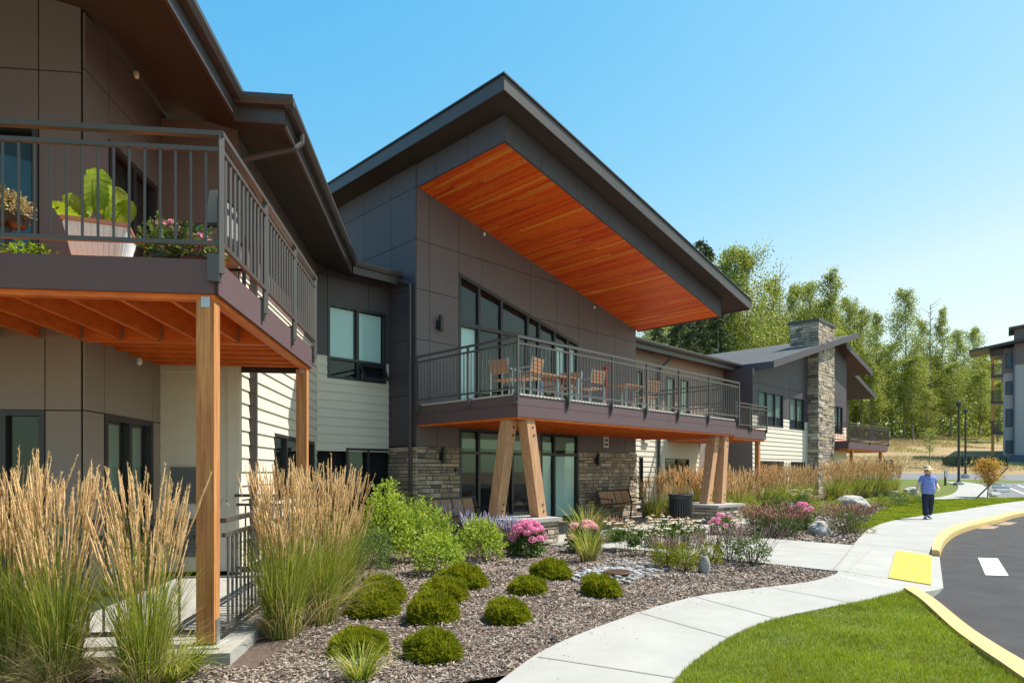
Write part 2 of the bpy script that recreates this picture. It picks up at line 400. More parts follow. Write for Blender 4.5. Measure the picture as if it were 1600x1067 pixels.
G = lambda l: [tuple(gp(x, y)[:2]) for x, y in l]

big = []
ys_ = [-60, -20, 0, 12, 24, 30, 38, 46, 52, 58, 65, 75, 85, 100, 120, 140, 200, 400, 900]
xs_ = [-700, -300, -120, -60, -30, -10, 0, 10, 20, 30, 45, 60, 90, 140, 300, 700]
gv = [(x, y, T(y) - .25 + (noise.noise(Vector((x * .07, y * .07, 0))) * 1.0 if y > 66 else 0)) for y in ys_ for x in xs_]
nx = len(xs_)
gf = [(j * nx + i, j * nx + i + 1, (j + 1) * nx + i + 1, (j + 1) * nx + i) for j in range(len(ys_) - 1) for i in range(nx - 1)]
tag(raw('ground', gv, gf, M['ground'], smooth=True), kind='structure')

# main walk (left edge from the bottom upwards, kerb edge back down)
left_a = smooth_poly(G([(560, 1230), (775, 1067), (870, 1005), (1000, 956), (1090, 931), (1180, 919), (1262, 909), (1300, 899), (1309, 893)]))
left_b = smooth_poly(G([(1334, 850), (1352, 830), (1371, 820), (1405, 811), (1464, 802), (1534, 791), (1600, 782), (1720, 768)]))
k_in = G([(1760, 775), (1600, 797), (1558, 805), (1511, 815), (1482, 824), (1464, 836), (1457, 852), (1456, 859)])
k_out = G([(1740, 779), (1610, 799), (1560, 811), (1520, 820), (1494, 829), (1478, 841), (1470, 853), (1468, 860)])
ramp_edge = [tuple(gp(1468, 860)[:2]), tuple(gp(1474, 905)[:2])]
edge_low = smooth_poly(G([(1474, 905), (1462, 915), (1438, 923), (1412, 921)]), 4)
lawn_edge = smooth_poly(G([(1412, 921), (1397, 927), (1319, 944), (1240, 959), (1161, 984), (1105, 1017), (1056, 1060), (900, 1240)]))
def d2seg(p, a, b):
    p, a, b = Vector(p), Vector(a), Vector(b); t = max(0, min(1, (p - a).dot(b - a) / (b - a).length_squared)); return (p - a - (b - a) * t).length
def walk_z(x, y): return T(y) - .115 * max(0, min(1, 1 - d2seg((x, y), *ramp_edge) / 1.3))
walk = left_a + left_b + smooth_poly(k_in, 3)[:-1] + [tuple(gp(1456, 860)[:2])] + ramp_edge + edge_low[1:] + lawn_edge[1:]
po = sheet('path', walk, 'conc', 0, .35, walk_z, .2); tag(po, kind='structure')
def strip(a, b, wd, h, name, m, parent=None, zf=walk_z):
    a, b = Vector(a), Vector(b); n = Vector((-(b - a).y, (b - a).x)).normalized() * wd / 2
    k = max(2, int((b - a).length / .15)); vs = []; fs = []
    for i in range(k + 1):
        p = a.lerp(b, i / k)
        for q in (p - n, p + n): vs.append((q.x, q.y, zf(q.x, q.y) + h))
    fs = [(2 * i, 2 * i + 1, 2 * i + 3, 2 * i + 2) for i in range(k)]
    return raw(name, vs, fs, M[m], parent)
for a, b in (((1303, 890), (1474, 906)), ((1200, 917), (1330, 942)), ((1085, 932), (1212, 966)), ((1000, 957), (1136, 996)), ((840, 1026), (1060, 1060)), ((1336, 849), (1457, 856)),
             ((1352, 833), (1464, 838)), ((1400, 813), (1505, 818)), ((1303, 889), (1336, 849)), ((1464, 803), (1558, 806))):
    strip(gp(*a)[:2], gp(*b)[:2], .014, .006, 'joint', 'joint', po)
# entry walk and terrace, in the frame of the central block
CU, CV = Vector((math.cos(rad(45)), math.sin(rad(45)))), Vector((-math.sin(rad(45)), math.cos(rad(45))))
CO = Vector((.114, 12.7))
def uv(u, v): return CO + CU * u + CV * v
entry = [uv(1.2, -5.7), uv(1.3, -2.0), uv(.75, -.9), uv(.75, 3.3), uv(10.0, 3.3), uv(11.5, 2.0), uv(10.0, -.6), uv(7.0, -1.0), uv(5.0, -1.4), uv(5.0, -5.0)]
po2 = sheet('entry_walk', entry, 'conc', -.006, .5, None, .2); tag(po2, kind='structure')
for v_ in (-3.4, -1.4, 0.4, 1.9): strip(uv(1.3 if v_ < -1 else .8, v_), uv(5.0 if v_ < -1 else 10, v_), .014, .001, 'joint', 'joint', po2, lambda x, y: T(y))
strip(uv(3.1, -5.3), uv(3.1, 3.2), .014, .001, 'joint', 'joint', po2, lambda x, y: T(y))
strip(uv(6.6, -.8), uv(6.6, 3.2), .014, .001, 'joint', 'joint', po2, lambda x, y: T(y))
# mulch beds (run a little under the walks)
ctr = [((a[0] + .35), a[1]) for a in left_a]
mul = [(-12, 1.5)] + [(p[0] + .15, p[1] - .0) for p in left_a[8:]] + [tuple(uv(2.2, -5.2)), tuple(uv(2, -1.5)), tuple(uv(1.2, 3.2)), tuple(uv(-6, 4.5)), (-12, 12)]
mulo = sheet('mulch_bed', mul, 'mulch', -.045, .35, None, 0, None, .05); tag(mulo, kind='structure')
mul2 = [tuple(gp(1334, 849)[:2])] + [(p[0] + .25, p[1] - .05) for p in left_b[:16]] + G([(1410, 800), (1400, 775)]) + [(18, 34), tuple(uv(30, 3.5)), tuple(uv(9.6, 4.8)), tuple(uv(10.4, 1.5)), tuple(uv(10, -.2)), tuple(uv(7, -.9)), tuple(uv(4.8, -1.2)), tuple(uv(4.8, -5.1))]
mulo2 = sheet('mulch_bed', mul2, 'mulch', -.045, .5, None, 0, None, .05); tag(mulo2, kind='structure')
# asphalt drive
road = smooth_poly(k_in, 3)[1:] + [(ramp_edge[0][0] - .3, ramp_edge[0][1])] + [(ramp_edge[1][0] - .3, ramp_edge[1][1])] + G([(1420, 924), (1440, 960), (1500, 1015), (1600, 1085)]) + [(4.0, 2), (6, -8), (60, -8), (60, 18), (40, 27)]
rz = lambda x, y: T(y) - .125
ro = sheet('road', road, 'asphalt', 0, .9, rz); tag(ro, kind='structure')
mk = MB(); q = [gp(x, y, -.119) for x, y in ((1528, 871), (1559, 872), (1576, 899), (1540, 898))]
o = raw('road_marking', q, [(0, 1, 2, 3)], M['white']); tag(o, kind='structure')
for qq in (((1527, 826), (1540, 821), (1562, 822), (1553, 826)), ((1556, 820), (1570, 815), (1590, 816), (1578, 820))):
    q = [gp(x, y, -.119) for x, y in qq]; o = raw('road_marking', q, [(0, 1, 2, 3)], M['oldmark']); tag(o, kind='structure')
a_, b_ = gp(1470, 864, -.12), gp(1640, 872, -.12); strip(a_[:2], b_[:2], .02, 0, 'road_seam', 'black', ro, lambda x, y: T(y) - .120)
def kerb(name, inner, outer, m, label, z1=.0, z0=-.25, bev=.025):
    vs = []; n = len(inner)
    for (a, b) in zip(inner, outer):
        a, b = Vector(a[:2]), Vector(b[:2]); d = (b - a).normalized(); t = T(a.y)
        tp = getattr(kerb, 'tp', None)
        for p, z in ((a, z0), (a, z1), (b - d * bev, z1), (b, z1 - bev), (b + d * .02, z0)): vs.append((p.x, p.y, z + t))
    fs = [(5 * i + j, 5 * i + j + 1, 5 * i + j + 6, 5 * i + j + 5) for i in range(n - 1) for j in range(4)] + [(0, 1, 2, 3, 4), tuple(5 * (n - 1) + j for j in range(5))[::-1]]
    o = raw(name, vs, fs, M[m], None, False, True); return tag(o, label, 'kerb')
kin = smooth_poly(k_in, 5); kou = smooth_poly(k_out, 5)
kerb('kerb', kin, kou, 'yellow', 'yellow painted kerb curving along the far walkway beside the asphalt', .006)
ki = smooth_poly(G([(1412, 921), (1440, 940), (1487, 984), (1530, 1016), (1574, 1047), (1640, 1098), (1760, 1230)]), 5)
kerb('kerb', ki, [(p[0] + .20 + .02 * i / 10, p[1] + .07) for i, p in enumerate(ki)], 'yellow', 'yellow painted kerb between the near lawn and the asphalt', .03)
# tactile panel
tq = [Vector(gp(x, y)) for x, y in ((1400, 856), (1456, 860), (1455, 903), (1388, 897))]
tb = MB(); n = 13
for i in range(n):
    a = tq[0].lerp(tq[1], (i + .04) / n); b = tq[0].lerp(tq[1], (i + .96) / n); c = tq[3].lerp(tq[2], (i + .96) / n); d = tq[3].lerp(tq[2], (i + .04) / n)
    for p in (a, b, c, d): p.z = walk_z(p.x, p.y) + .004
    tb.prism([a, b, c, d], (0, 0, .012))
    for j in range(14):
        t0 = (j + .5) / 14; p = a.lerp(d, t0); r = b.lerp(c, t0)
        for tt in (.25, .75):
            e = p.lerp(r, tt); tb.lathe((e.x, e.y, e.z + .008), [(.014, 0), (.008, .009)], 6)
tag(tb.build('tactile_paving', 'tactile'), 'yellow ribbed tactile warning panel set in the pale kerb ramp', 'tactile paving')

# lawns
lawn1 = lawn_edge + [(4.2, 2.2)] + [tuple(p) for p in ki[::-1][4:]]
lo = sheet('lawn', lawn1, 'lawn', -.012, .4, None, 0, None, .02); tag(lo, kind='structure')
lawn2 = [(p[0] - .0, p[1] + .0) for p in left_b[9:]] + [(60, 34)] + G([(1600, 776), (1520, 778), (1440, 781), (1400, 783), (1378, 800)])
lawn2 = left_b[12:] + G([(1730, 762), (1600, 777), (1520, 779), (1440, 781), (1410, 784), (1395, 790), (1376, 797), (1355, 812), (1352, 822)])
lo2 = sheet('lawn', lawn2, 'lawn', -.010, .6, None, 0, None, .02); tag(lo2, kind='structure')
lawn3 = G([(1395, 787), (1440, 784), (1520, 782), (1600, 780), (1750, 766), (1830, 756), (1560, 748.5), (1440, 747.5), (1300, 748), (1290, 777), (1360, 790)])
lo3 = sheet('lawn', lawn3, 'lawn', -.045, .9); tag(lo3, kind='structure')
fp = smooth_poly(G([(1435, 780), (1480, 774), (1495, 766), (1495, 757), (1475, 753)]), 5) + smooth_poly(G([(1500, 752), (1535, 757), (1545, 765), (1545, 780)]), 5)
tag(sheet('path', fp, 'conc', .0, 1.0, None, .1), kind='structure')
pk = G([(1537, 755), (1700, 752), (1850, 775), (1560, 777), (1545, 765)])
tag(sheet('parking_lot', pk, 'farroad', -.02, 1.2), kind='structure')
fr = G([(1180, 744), (1300, 747), (1440, 747), (1560, 749), (1900, 757), (1900, 745), (1500, 737), (1180, 736.2)])
tag(sheet('road', fr, 'farroad', -.12, 2.0, None), kind='structure')
for i, x in enumerate((1565, 1590, 1615)):
    a = gp(x, 757, .0); b = gp(x + 45, 775, .0); strip(a[:2], b[:2], .12, .0, 'parking_line', 'white', None, lambda x, y: T(y) - .008)['kind'] = 'structure'

# ---------------------------------------------------------------- railings, decks
def railing(parent, pts, ztop, zbot, posts, m='steel', deckz=None, spacing=.115, name='railing', bracket=.24):
    mb = MB(); up = (0, 0, 1)
    for a, b in zip(pts, pts[1:]):
        a, b = Vector(a), Vector(b); L = (b - a).length; d = (b - a) / L
        A = lambda t, z: (a.x + d.x * t, a.y + d.y * t, z)
        mb.bar(A(-.02, ztop - .02), A(L + .02, ztop - .02), .055, .04)
        mb.bar(A(0, ztop - .145), A(L, ztop - .145), .032, .035)
        mb.bar(A(0, zbot), A(L, zbot), .032, .035)
        n = int(L / spacing)
        for i in range(1, n): mb.bar(A(L * i / n, zbot + .01), A(L * i / n, ztop - .15), .017)
    r = mb.build(name, m, parent)
    for (x, y, nxx, nyy) in posts:
        p = MB(); p.bar((x, y, zbot - .10 - bracket * .6), (x, y, ztop - .035), .042)
        p.bar((x - nxx * .05, y - nyy * .05, zbot - .07 - bracket), (x - nxx * .05, y - nyy * .05, zbot - .09), .065, .09, (nxx, nyy, 0))
        p.build('post', m, r)
    return r

# ================================================================ LEFT WING
LA = math.atan2(.110, .994); LU = Vector((math.cos(LA), math.sin(LA))); LV = Vector((-math.sin(LA), math.cos(LA))); LO = Vector((-2.39, 5.2))
def L2(a, b): return LO + LU * a + LV * b
def L3(a, b, z): p = L2(a, b); return Vector((p.x, p.y, z))
LW = empty('residential_wing', L3(-2, 4, 0), 'dark and cream two storey apartment wing at the left with wood balcony', 'building')
FA = Face(L2(-1.0, 0), LV, LU)        # long side wall, facing right
FB = Face(L2(0, 3.78), LU, -LV)       # short front wall
FC = Face(L2(-2.02, 0), LV, LU)       # door wall
FD = Face(L2(0, 1.91), LU, -LV)       # nearest front wall
rec_v = 4.45
FR = Face(uv(0, rec_v), CU, -CV)      # recess wall with the open window (between the wings)
DZ = 3.21
soff = lambda a: 6.0 + .25 * (-.24 - a)
bR = 9.43; sR = (L2(-1.0, bR) - uv(0, rec_v)).dot(CU)
core = MB()
fbox(core, FA, 3.9, bR + .2, 0, 6.1, -.4, -.16); fbox(core, FB, -2.3, -1.15, 0, 6.1, -.4, -.16)
fbox(core, FC, 1.95, 4.0, 0, 6.3, -.4, -.16); fbox(core, FD, -9, -2.15, 0, 8.2, -.4, -.16)
fbox(core, FR, sR - .1, .2, 0, 6.2, -.5, -.16)
core.build('wall_core', 'core', LW)
# FD: nearest front wall
xs = [-9, -7.6, -6.4, -5.2, -4.0, -3.32, FD.s(72), FD.s(128) if False else -2.02]
wD = (FD.s(-60), FD.s(72), .35, FD.z(641, FD.s(72)))
wDu = (FD.s(-60), FD.s(62), DZ + .02, FD.z(196, FD.s(62)))
zl = FD.z(515, -2.5)
pan_l = panels('wall_panel', FD, [-9, -5.4, wD[0], wD[1], -2.03], [.12, wD[3], DZ], 'taupe', LW, [wD], th=.02)
pan_u = panels('wall_panel', FD, [-9, -5.4, wDu[0] - .0, wDu[1], -2.03], [DZ, wDu[3] + .02, FD.z(112, FD.s(70)), 8.2], 'panelwarm', LW, [wDu], line=(-.25, 6.0 - .06 + .012), th=.02)
window(FD, wD[0], wD[1], wD[2], wD[3], LW, [(wD[0] + wD[1]) / 2])
window(FD, wDu[0], wDu[1], wDu[2], wDu[3], LW, [], [], [(wDu[0] + .1, wDu[1] - .14, wDu[2] + .1, wDu[3] - .08, 'bluepot')])
# FC: door wall
dC = (FC.s(160), FC.s(236), .15, 2.13); dC = (dC[0], dC[1], .15, FC.z(646, FC.s(160)))
dCu = (dC[0] + .1, dC[1] + .12, DZ + .02, DZ + 2.1)
panels('wall_panel', FC, [1.9, dC[0], dC[1], 3.79], [.12, dC[3], DZ], 'taupe', LW, [dC])
panels('wall_panel', FC, [1.9, dCu[0], dCu[1] + .3, 3.79], [DZ, DZ + 2.6, 6.42], 'panelwarm', LW, [dCu])
for d_, bl in ((dC, 'blind2'), (dCu, None)):
    mid = (d_[0] + d_[1]) / 2
    window(FC, d_[0], d_[1], d_[2], d_[3], LW, [mid], [], [(d_[0] + .1, mid - .05, d_[2], d_[3] - .1, bl), (mid + .05, d_[1] - .1, d_[2], d_[3] - .1, bl)] if bl else None, .07, name='door')
# FB: short front wall
siding('siding', FB, -2.0, -1.12, .12, DZ - .1, 'siding', LW)
t_ = MB(); fbox(t_, FB, -1.12, -.995, .1, DZ, -.005, .03); fbox(t_, FA, 3.78 - .026, 3.88, .1, DZ, -.005, .034); t_.build('corner_trim', 'siding', LW)
panels('wall_panel', FB, [-2.0, -.985], [DZ, 6.3], 'panelwarm', LW)
# FA: long side wall
wA = (FA.s(427), FA.s(464) + 1.6, 1.0, FA.z(676, FA.s(427)))
siding('siding', FA, 3.88, bR, .12, 4.25, 'siding', LW, [wA])
panels('wall_panel', FA, [3.75, 4.6, 5.8, 7.0, 8.2, bR], [4.25, 6.12], 'panelwarm', LW)
window(FA, wA[0], wA[1], wA[2], wA[3], LW, [wA[0] + .85], [], None, .06)
dp = MB(); s_ = FA.s(389); 
dp.bar(FA.P(s_, .2, .07), FA.P(s_, 5.75, .07), .07, .09, (FA.n.x, FA.n.y, 0)); dp.build('downspout', 'trim', LW)
# recess wall
sW = (FR.s(511), FR.s(613)); r0 = sR
zt = FR.z(472, sW[0]); zb = FR.z(590, sW[0]); zm = FR.z(556, sW[0]); 
rr1 = (uv(0, 3.36) - uv(0, rec_v)).dot(CU)  # 0: central side wall plane
wR = (sW[0], min(sW[1], -.12), zb, zt)
siding('siding', FR, r0, -.03, 1.95, zm, 'siding', LW, [wR])
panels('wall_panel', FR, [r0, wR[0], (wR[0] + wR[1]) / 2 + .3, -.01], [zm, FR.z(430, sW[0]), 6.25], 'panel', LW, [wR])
mR = (wR[0] + wR[1]) / 2; zmid = zb + (zt - zb) * .27
w_ = window(FR, wR[0], wR[1], wR[2], wR[3], LW, [mR], [zmid], [(wR[0] + .08, mR - .06, zmid + .05, zt - .08, 'blind'), (mR + .06, wR[1] - .08, zmid + .05, zt - .08, 'blind')], .06)
q = MB()   # casement pushed open at the bottom
za, zb2 = zmid - .06, zb + .04
for a0, a1, z0_, z1_ in ((mR + .03, mR + .08, 0, 1), (wR[1] - .1, wR[1] - .05, 0, 1), (mR + .08, wR[1] - .1, 0, .12), (mR + .08, wR[1] - .1, .88, 1)):
    f_ = lambda t: (za + (zb2 - za) * t, .04 + .20 * t)
    (zA, dA), (zB, dB) = f_(z0_), f_(z1_)
    q.hexa([FR.P(a0, zA, dA), FR.P(a1, zA, dA), FR.P(a1, zA, dA + .03), FR.P(a0, zA, dA + .03), FR.P(a0, zB, dB), FR.P(a1, zB, dB), FR.P(a1, zB, dB + .03), FR.P(a0, zB, dB + .03)])
q.build('open_sash', 'frame', w_)
low = MB(); fbox(low, FR, r0, FR.s(612), .4, 1.93, -.10, -.05); 
lw = window(FR, FR.s(540), FR.s(610), .9, FR.z(700, FR.s(560)), LW, [FR.s(575)], [], None, .06)
# roof: sloping slab over the wing, fascia boards, gutters
ZF = 6.28
def roofpts(pl, dz): return [L3(a, b, 6.0 + .25 * (-.24 - a) + dz) for a, b in pl]
pl = [(-.85, -4), (-.85, 3.2), (-.24, 3.2), (-.24, 9.75), (-12, 16), (-12, -4)]
pe = L2(-.24, 9.45)
rb = MB(); rb.prism(roofpts([(-.85, -4), (-.85, 3.2), (-12, 3.2), (-12, -4)], .0), (0, 0, .22)); rb.prism(roofpts([(-.24, 3.2), (-.24, 9.75), (-3, 12), (-12, 12), (-12, 3.2)], .0), (0, 0, .22))
roofL = rb.build('roof', 'soffit', LW)
gt = MB()
def fasc(mb, p, q, z0, z1, th=.03): mb.hexa([*[Vector((x.x, x.y, z0)) for x in (p, q)], *[Vector((x.x, x.y, z0)) + Vector((th_.x, th_.y, 0)) for x, th_ in ((q, th), (p, th))], *[Vector((x.x, x.y, z1)) for x in (p, q)], *[Vector((x.x, x.y, z1)) + Vector((th_.x, th_.y, 0)) for x, th_ in ((q, th), (p, th))]])
fm = MB(); out_ = LU * .035; outc = -CV * .035
fasc(fm, L2(-.85, -4), L2(-.85, 3.2), 6.02, 6.27, out_)
fasc(fm, L2(-.85, 3.16), L2(-.205, 3.16), 5.99, 6.25, -LV * .035)
fasc(fm, L2(-.24, 3.2), pe, 5.97, 6.23, out_)
ev = 3.95
pq = uv(-.03, ev); pc = pe + LU * .0
# corner where the recess eave begins
den = (CU.x * LV.y - CU.y * LV.x); rel = L2(-.205, 0) - uv(0, ev); sc = (rel.x * LV.y - rel.y * LV.x) / den
pcorn = uv(sc, ev)
fasc(fm, pcorn, uv(-.05, ev), 5.97, 6.20, outc); fm.build('fascia', 'trim', roofL)
rs = MB(); rs.prism([Vector((*uv(sc, ev), 6.0)), Vector((*uv(-.03, ev), 6.0)), Vector((*uv(-.03, 6.5), 6.55)), Vector((*uv(sc - 2.2, 6.5), 6.55))], (0, 0, .2)); rs.build('roof', 'soffit', LW)
gu = MB()
def gutter(mb, p, q, z, n, w=.12, h=.12):
    sec = [(0, h), (0, 0), (w * .7, 0), (w, h * .55), (w, h), (w * .9, h), (w * .88, h * .6), (w * .1, h * .6)]
    A = [Vector((p.x + n.x * d, p.y + n.y * d, z + e)) for d, e in sec]; off = Vector((q.x - p.x, q.y - p.y, 0)); mb.prism(A, off)
gutter(gu, L2(-.81, -4), L2(-.81, 3.05), 6.2, LU); gutter(gu, L2(-.81, 3.12), L2(-.08, 3.12), 6.18, -LV); gutter(gu, L2(-.20, 3.05), pcorn + LV * 0, 6.16, LU)
gutter(gu, pcorn, uv(-.06, ev), 6.14, -CV); gu.build('gutter', 'trim', roofL)
dn = MB(); c0 = L3(-.12, FA.s(463, .8) if False else 4.55, 6.17); w0 = FA.P(3.95, 5.65, .09)
g0 = L2(-.13, 3.75); 
dn.tube([(g0.x, g0.y, 6.17), (g0.x, g0.y, 6.05), tuple(L3(-.20, 3.7, 5.95)), tuple(L3(-.9, 3.62, 5.72))], .042, 8)
dn.build('downspout', 'trim', LW)
# soffit spot lights
def eyeball(parent, p, m='lampglass'):
    a = MB(); a.lathe(p, [(.012, .06), (.03, .05), (.032, .0), (.022, -.03)], 10); a.build('spot_light', m, parent, True)
eyeball(LW, FC.P(FC.s(197), FC.z(118, FC.s(197)), .12)); eyeball(LW, FC.P(FC.s(199), FC.z(566, FC.s(199)), .14))
# vents by the patio
v_ = MB(); s0 = FB.s(268); s1 = FB.s(312)
for z0 in (.32, 1.05):
    fbox(v_, FB, s0, s1, z0, z0 + .5, .024, .05)
    for k in range(8): fbox(v_, FB, s0 + .02, s1 - .02, z0 + .04 + k * .055, z0 + .06 + k * .055, .05, .066)
v_.build('wall_grille', 'greymetal', LW)
v_ = MB(); sx = FB.s(352); zx = FB.z(786, sx); fpoly(v_, FB, [(sx - .06, zx - .04), (sx + .06, zx - .04), (sx, zx + .06)], .02, .035); v_.build('vent_cover', 'siding', LW)
# balcony
BZ0 = CAMH + (HOR - 459) / 1000 * 5.2; bl_ = 3.85
dk = MB(); dk.prism([L3(-9, .05, DZ - .04), L3(-.05, .05, DZ - .04), L3(-.05, bl_, DZ - .04), L3(-1.0, bl_, DZ - .04), L3(-1, 3.78, DZ - .04), L3(-2.02, 3.78, DZ - .04), L3(-2.02, 1.91, DZ - .04), L3(-9, 1.91, DZ - .04)], (0, 0, .035))
bal = dk.build('balcony_floor', 'joist', LW)
fs_ = MB(); fs_.prism([L3(-9, 0, BZ0), L3(0, 0, BZ0), L3(0, 0, DZ), L3(-9, 0, DZ)], Vector((LV.x, LV.y, 0)) * .03)
fs_.prism([L3(0, 0, BZ0), L3(0, bl_, BZ0), L3(0, bl_, DZ), L3(0, 0, DZ)], Vector((-LU.x, -LU.y, 0)) * .03); fs_.build('fascia', 'fascia', bal)
jl = []
jt = MB(); jz0 = BZ0 - .045; jz1 = DZ - .045
jl.append(('front_beam', jt)); jt.prism([L3(-9, .035, jz0), L3(-.035, .035, jz0), L3(-.035, .035, jz1), L3(-9, .035, jz1)], Vector((LV.x, LV.y, 0)) * .08)
jt = MB(); jl.append(('side_beam', jt)); jt.prism([L3(-.035, .12, jz0), L3(-.035, bl_, jz0), L3(-.035, bl_, jz1), L3(-.035, .12, jz1)], Vector((-LU.x, -LU.y, 0)) * .08)
jm = 1.9
jt = MB(); jl.append(('middle_beam', jt)); jt.prism([L3(-9, jm, jz0), L3(-.12, jm, jz0), L3(-.12, jm, jz1 - .002), L3(-9, jm, jz1 - .002)], Vector((LV.x, LV.y, 0)) * .08)
a = -.45
while a > -8.5:
    jt = MB(); jl.append(('joist', jt)); jt.prism([L3(a, .12, jz0 + .02), L3(a, jm - .002, jz0 + .02), L3(a, jm - .002, jz1 - .004), L3(a, .12, jz1 - .004)], Vector((LU.x, LU.y, 0)) * .04); a -= .405
b = jm + .33
while b < bl_ - .05:
    jt = MB(); jl.append(('joist', jt)); jt.prism([L3(-2.0, b, jz0 + .02), L3(-.12, b, jz0 + .02), L3(-.12, b, jz1 - .004), L3(-2.0, b, jz1 - .004)], Vector((LV.x, LV.y, 0)) * .04); b += .33
for nm_, j_ in jl: j_.build(nm_, 'joist', bal)
hb = MB(); hb.prism([L3(-1.0, bl_ - .0, jz0 - .02), L3(-.12, bl_, jz0 - .02), L3(-.12, bl_, jz0 + .12), L3(-1.0, bl_, jz0 + .12)], Vector((LV.x, LV.y, 0)) * .06); hb.build('header', 'soffit', bal)
a = -.45
while a > -8.5:
    hg = MB(); hg.prism([L3(a - .012, jm - .03, jz0 + .02), L3(a + .052, jm - .03, jz0 + .02), L3(a + .052, jm - .03, jz0 + .16), L3(a - .012, jm - .03, jz0 + .16)], Vector((LV.x, LV.y, 0)) * .028); hg.build('joist_hanger', 'galv', bal); a -= .405
def post6(a, b, name='post'):
    p = MB(); w = .14
    p.prism([L3(a, b, .09), L3(a - w, b, .09), L3(a - w, b + w, .09), L3(a, b + w, .09)], (0, 0, jz0 - .09)); o = p.build(name, 'timber', bal)
    f = MB(); f.prism([L3(a + .06, b - .06, -.1), L3(a - w - .06, b - .06, -.1), L3(a - w - .06, b + w + .06, -.1), L3(a + .06, b + w + .06, -.1)], (0, 0, .17)); f.build('footing', 'concgrey', o)
    g = MB(); g.prism([L3(a + .004, b + .03, .06), L3(a + .012, b + .03, .06), L3(a + .012, b + .11, .06), L3(a + .004, b + .11, .06)], (0, 0, .22))
    g.build('post_base', 'galv', o); g = MB(); g.prism([L3(a - .10, b - .006, jz0 - .06), L3(a - .03, b - .006, jz0 - .06), L3(a - .03, b - .001, jz0 - .06), L3(a - .10, b - .001, jz0 - .06)], (0, 0, .085)); g.build('bracket', 'galv', o)
    return o
post6(-.04, .03); post6(-.03, bl_ - .25); post6(-5.8, .03)
RT = 4.23
rl = [L2(-8, -.035), L2(.035, -.035), L2(.035, bl_)]
pp = [(*L2(x, -.035), LU.x * 0 - LV.x, -LV.y) for x in (-5.2, -3.5, FD.s(0) if False else -1.735)] + [(*L2(.035, -.035), LU.x, LU.y)] + [(*L2(.035, b), LU.x, LU.y) for b in (1.28, 2.57, bl_ - .02)]
railing(bal, [tuple(p) for p in rl], RT, DZ + .12, pp)
# patio slab and its low railing
slab = [L2(-9, -.14), L2(.14, -.14), L2(.14, bl_ + .2), L2(-1, bl_ + .2), L2(-1, 3.78), L2(-2.02, 3.78), L2(-2.02, 1.91), L2(-9, 1.91)]
tag(sheet('patio', slab, 'conc', .055, .6, lambda x, y: 0, .3), kind='structure')
PR = empty('patio_fence', L3(-1, 0, .06), 'low grey metal picket railing around the ground floor patio at the left', 'railing')
railing(PR, [tuple(L2(-7, .10)), tuple(L2(-.22, .10))], 1.10, .17, [(*L2(x, .10), -LV.x, -LV.y) for x in (-5, -3.1, -1.7)], bracket=-.05)
railing(PR, [tuple(L2(-.02, .2)), tuple(L2(-.02, 3.55))], 1.10, .17, [(*L2(-.02, b), LU.x, LU.y) for b in (1.7, 3.5)], bracket=-.05)
railing(PR, [tuple(L2(-.02, 3.55)), tuple(L2(-.98, 3.7))], 1.18, .17, [], bracket=-.05)

# ================================================================ CENTRAL PAVILION
CW = empty('central_pavilion', (*uv(4.5, 3.4), 0), 'dark panelled central pavilion with soaring slanted roof, cedar ceiling and large deck', 'building')
WV = 3.36; UE = 9.06
FW = Face(uv(0, WV), CU, -CV)       # main wall (s = u)
FL = Face(uv(0, WV), CV, -CU)       # side wall going back (s = v - WV)
SL = .218; ZS = 8.19; ZR = 8.70; DK = 3.05
core = MB(); fbox(core, FW, .18, UE - .1, 0, 6.0, -.6, -.17)
fpoly(core, FW, [(.18, 6.0), (UE - .1, 6.0), (UE - .1, ZS - SL * UE), (.18, ZS)], -.6, -.17)
fbox(core, FL, .17, 8, 0, 8.3, -.6, -.17); core.build('wall_core', 'core', CW)
# glazing positions
g1 = (FW.s(717), FW.s(838), .06, FW.z(668, FW.s(717))); g2 = (FW.s(844), FW.s(903), .06, FW.z(675, FW.s(844)))
st_z = 2.07
zs_low = [st_z, DK - .1]
gu_line = (-.235, 6.44 + .235 * FW.s(716)); 
ga, gb = FW.s(716), FW.s(903)
panels('wall_panel', FW, [0, .62, g1[0], g1[1], g2[0], g2[1], FW.s(946), FW.s(975), UE], [st_z, DK], 'panelwarm', CW, [g1, g2])
# upper wall panels with a sloping-topped opening
mb = MB(); gs = [0, .38, ga, 2.08, 3.9, 5.02, gb, 6.9, 7.85, UE]; zz = [DK, 4.6, 5.79, 6.94, 8.3]
for a, b in zip(gs, gs[1:]):
    for c, d in zip(zz, zz[1:]):
        g = .006; poly = clip([(a + g, c + g), (b - g, c + g), (b - g, d - g), (a + g, d - g)], (-SL, ZS))
        if len(poly) < 3: continue
        if a >= ga - .01 and b <= gb + .01:     # keep only above the opening line
            m_, c_ = gu_line; up = []
            f = lambda p: p[1] - (m_ * p[0] + c_)
            for i in range(len(poly)):
                p, q2 = poly[i], poly[(i + 1) % len(poly)]; fa, fb = f(p), f(q2)
                if fa >= 0: up.append(p)
                if (fa >= 0) != (fb >= 0): t = fa / (fa - fb); up.append((p[0] + t * (q2[0] - p[0]), p[1] + t * (q2[1] - p[1])))
            poly = up
            if len(poly) < 3: continue
        fpoly(mb, FW, poly, 0, .02)
mb.build('wall_panel', 'panelwarm', CW)
# side wall panels
panels('wall_panel', FL, [-.02, 1.0, 2.2, 3.43, 4.7, 6, 8], [2.09, 3.3, 4.6, 5.79, 6.94, 8.16, 8.9], 'panel', CW, line=(0, ZR))
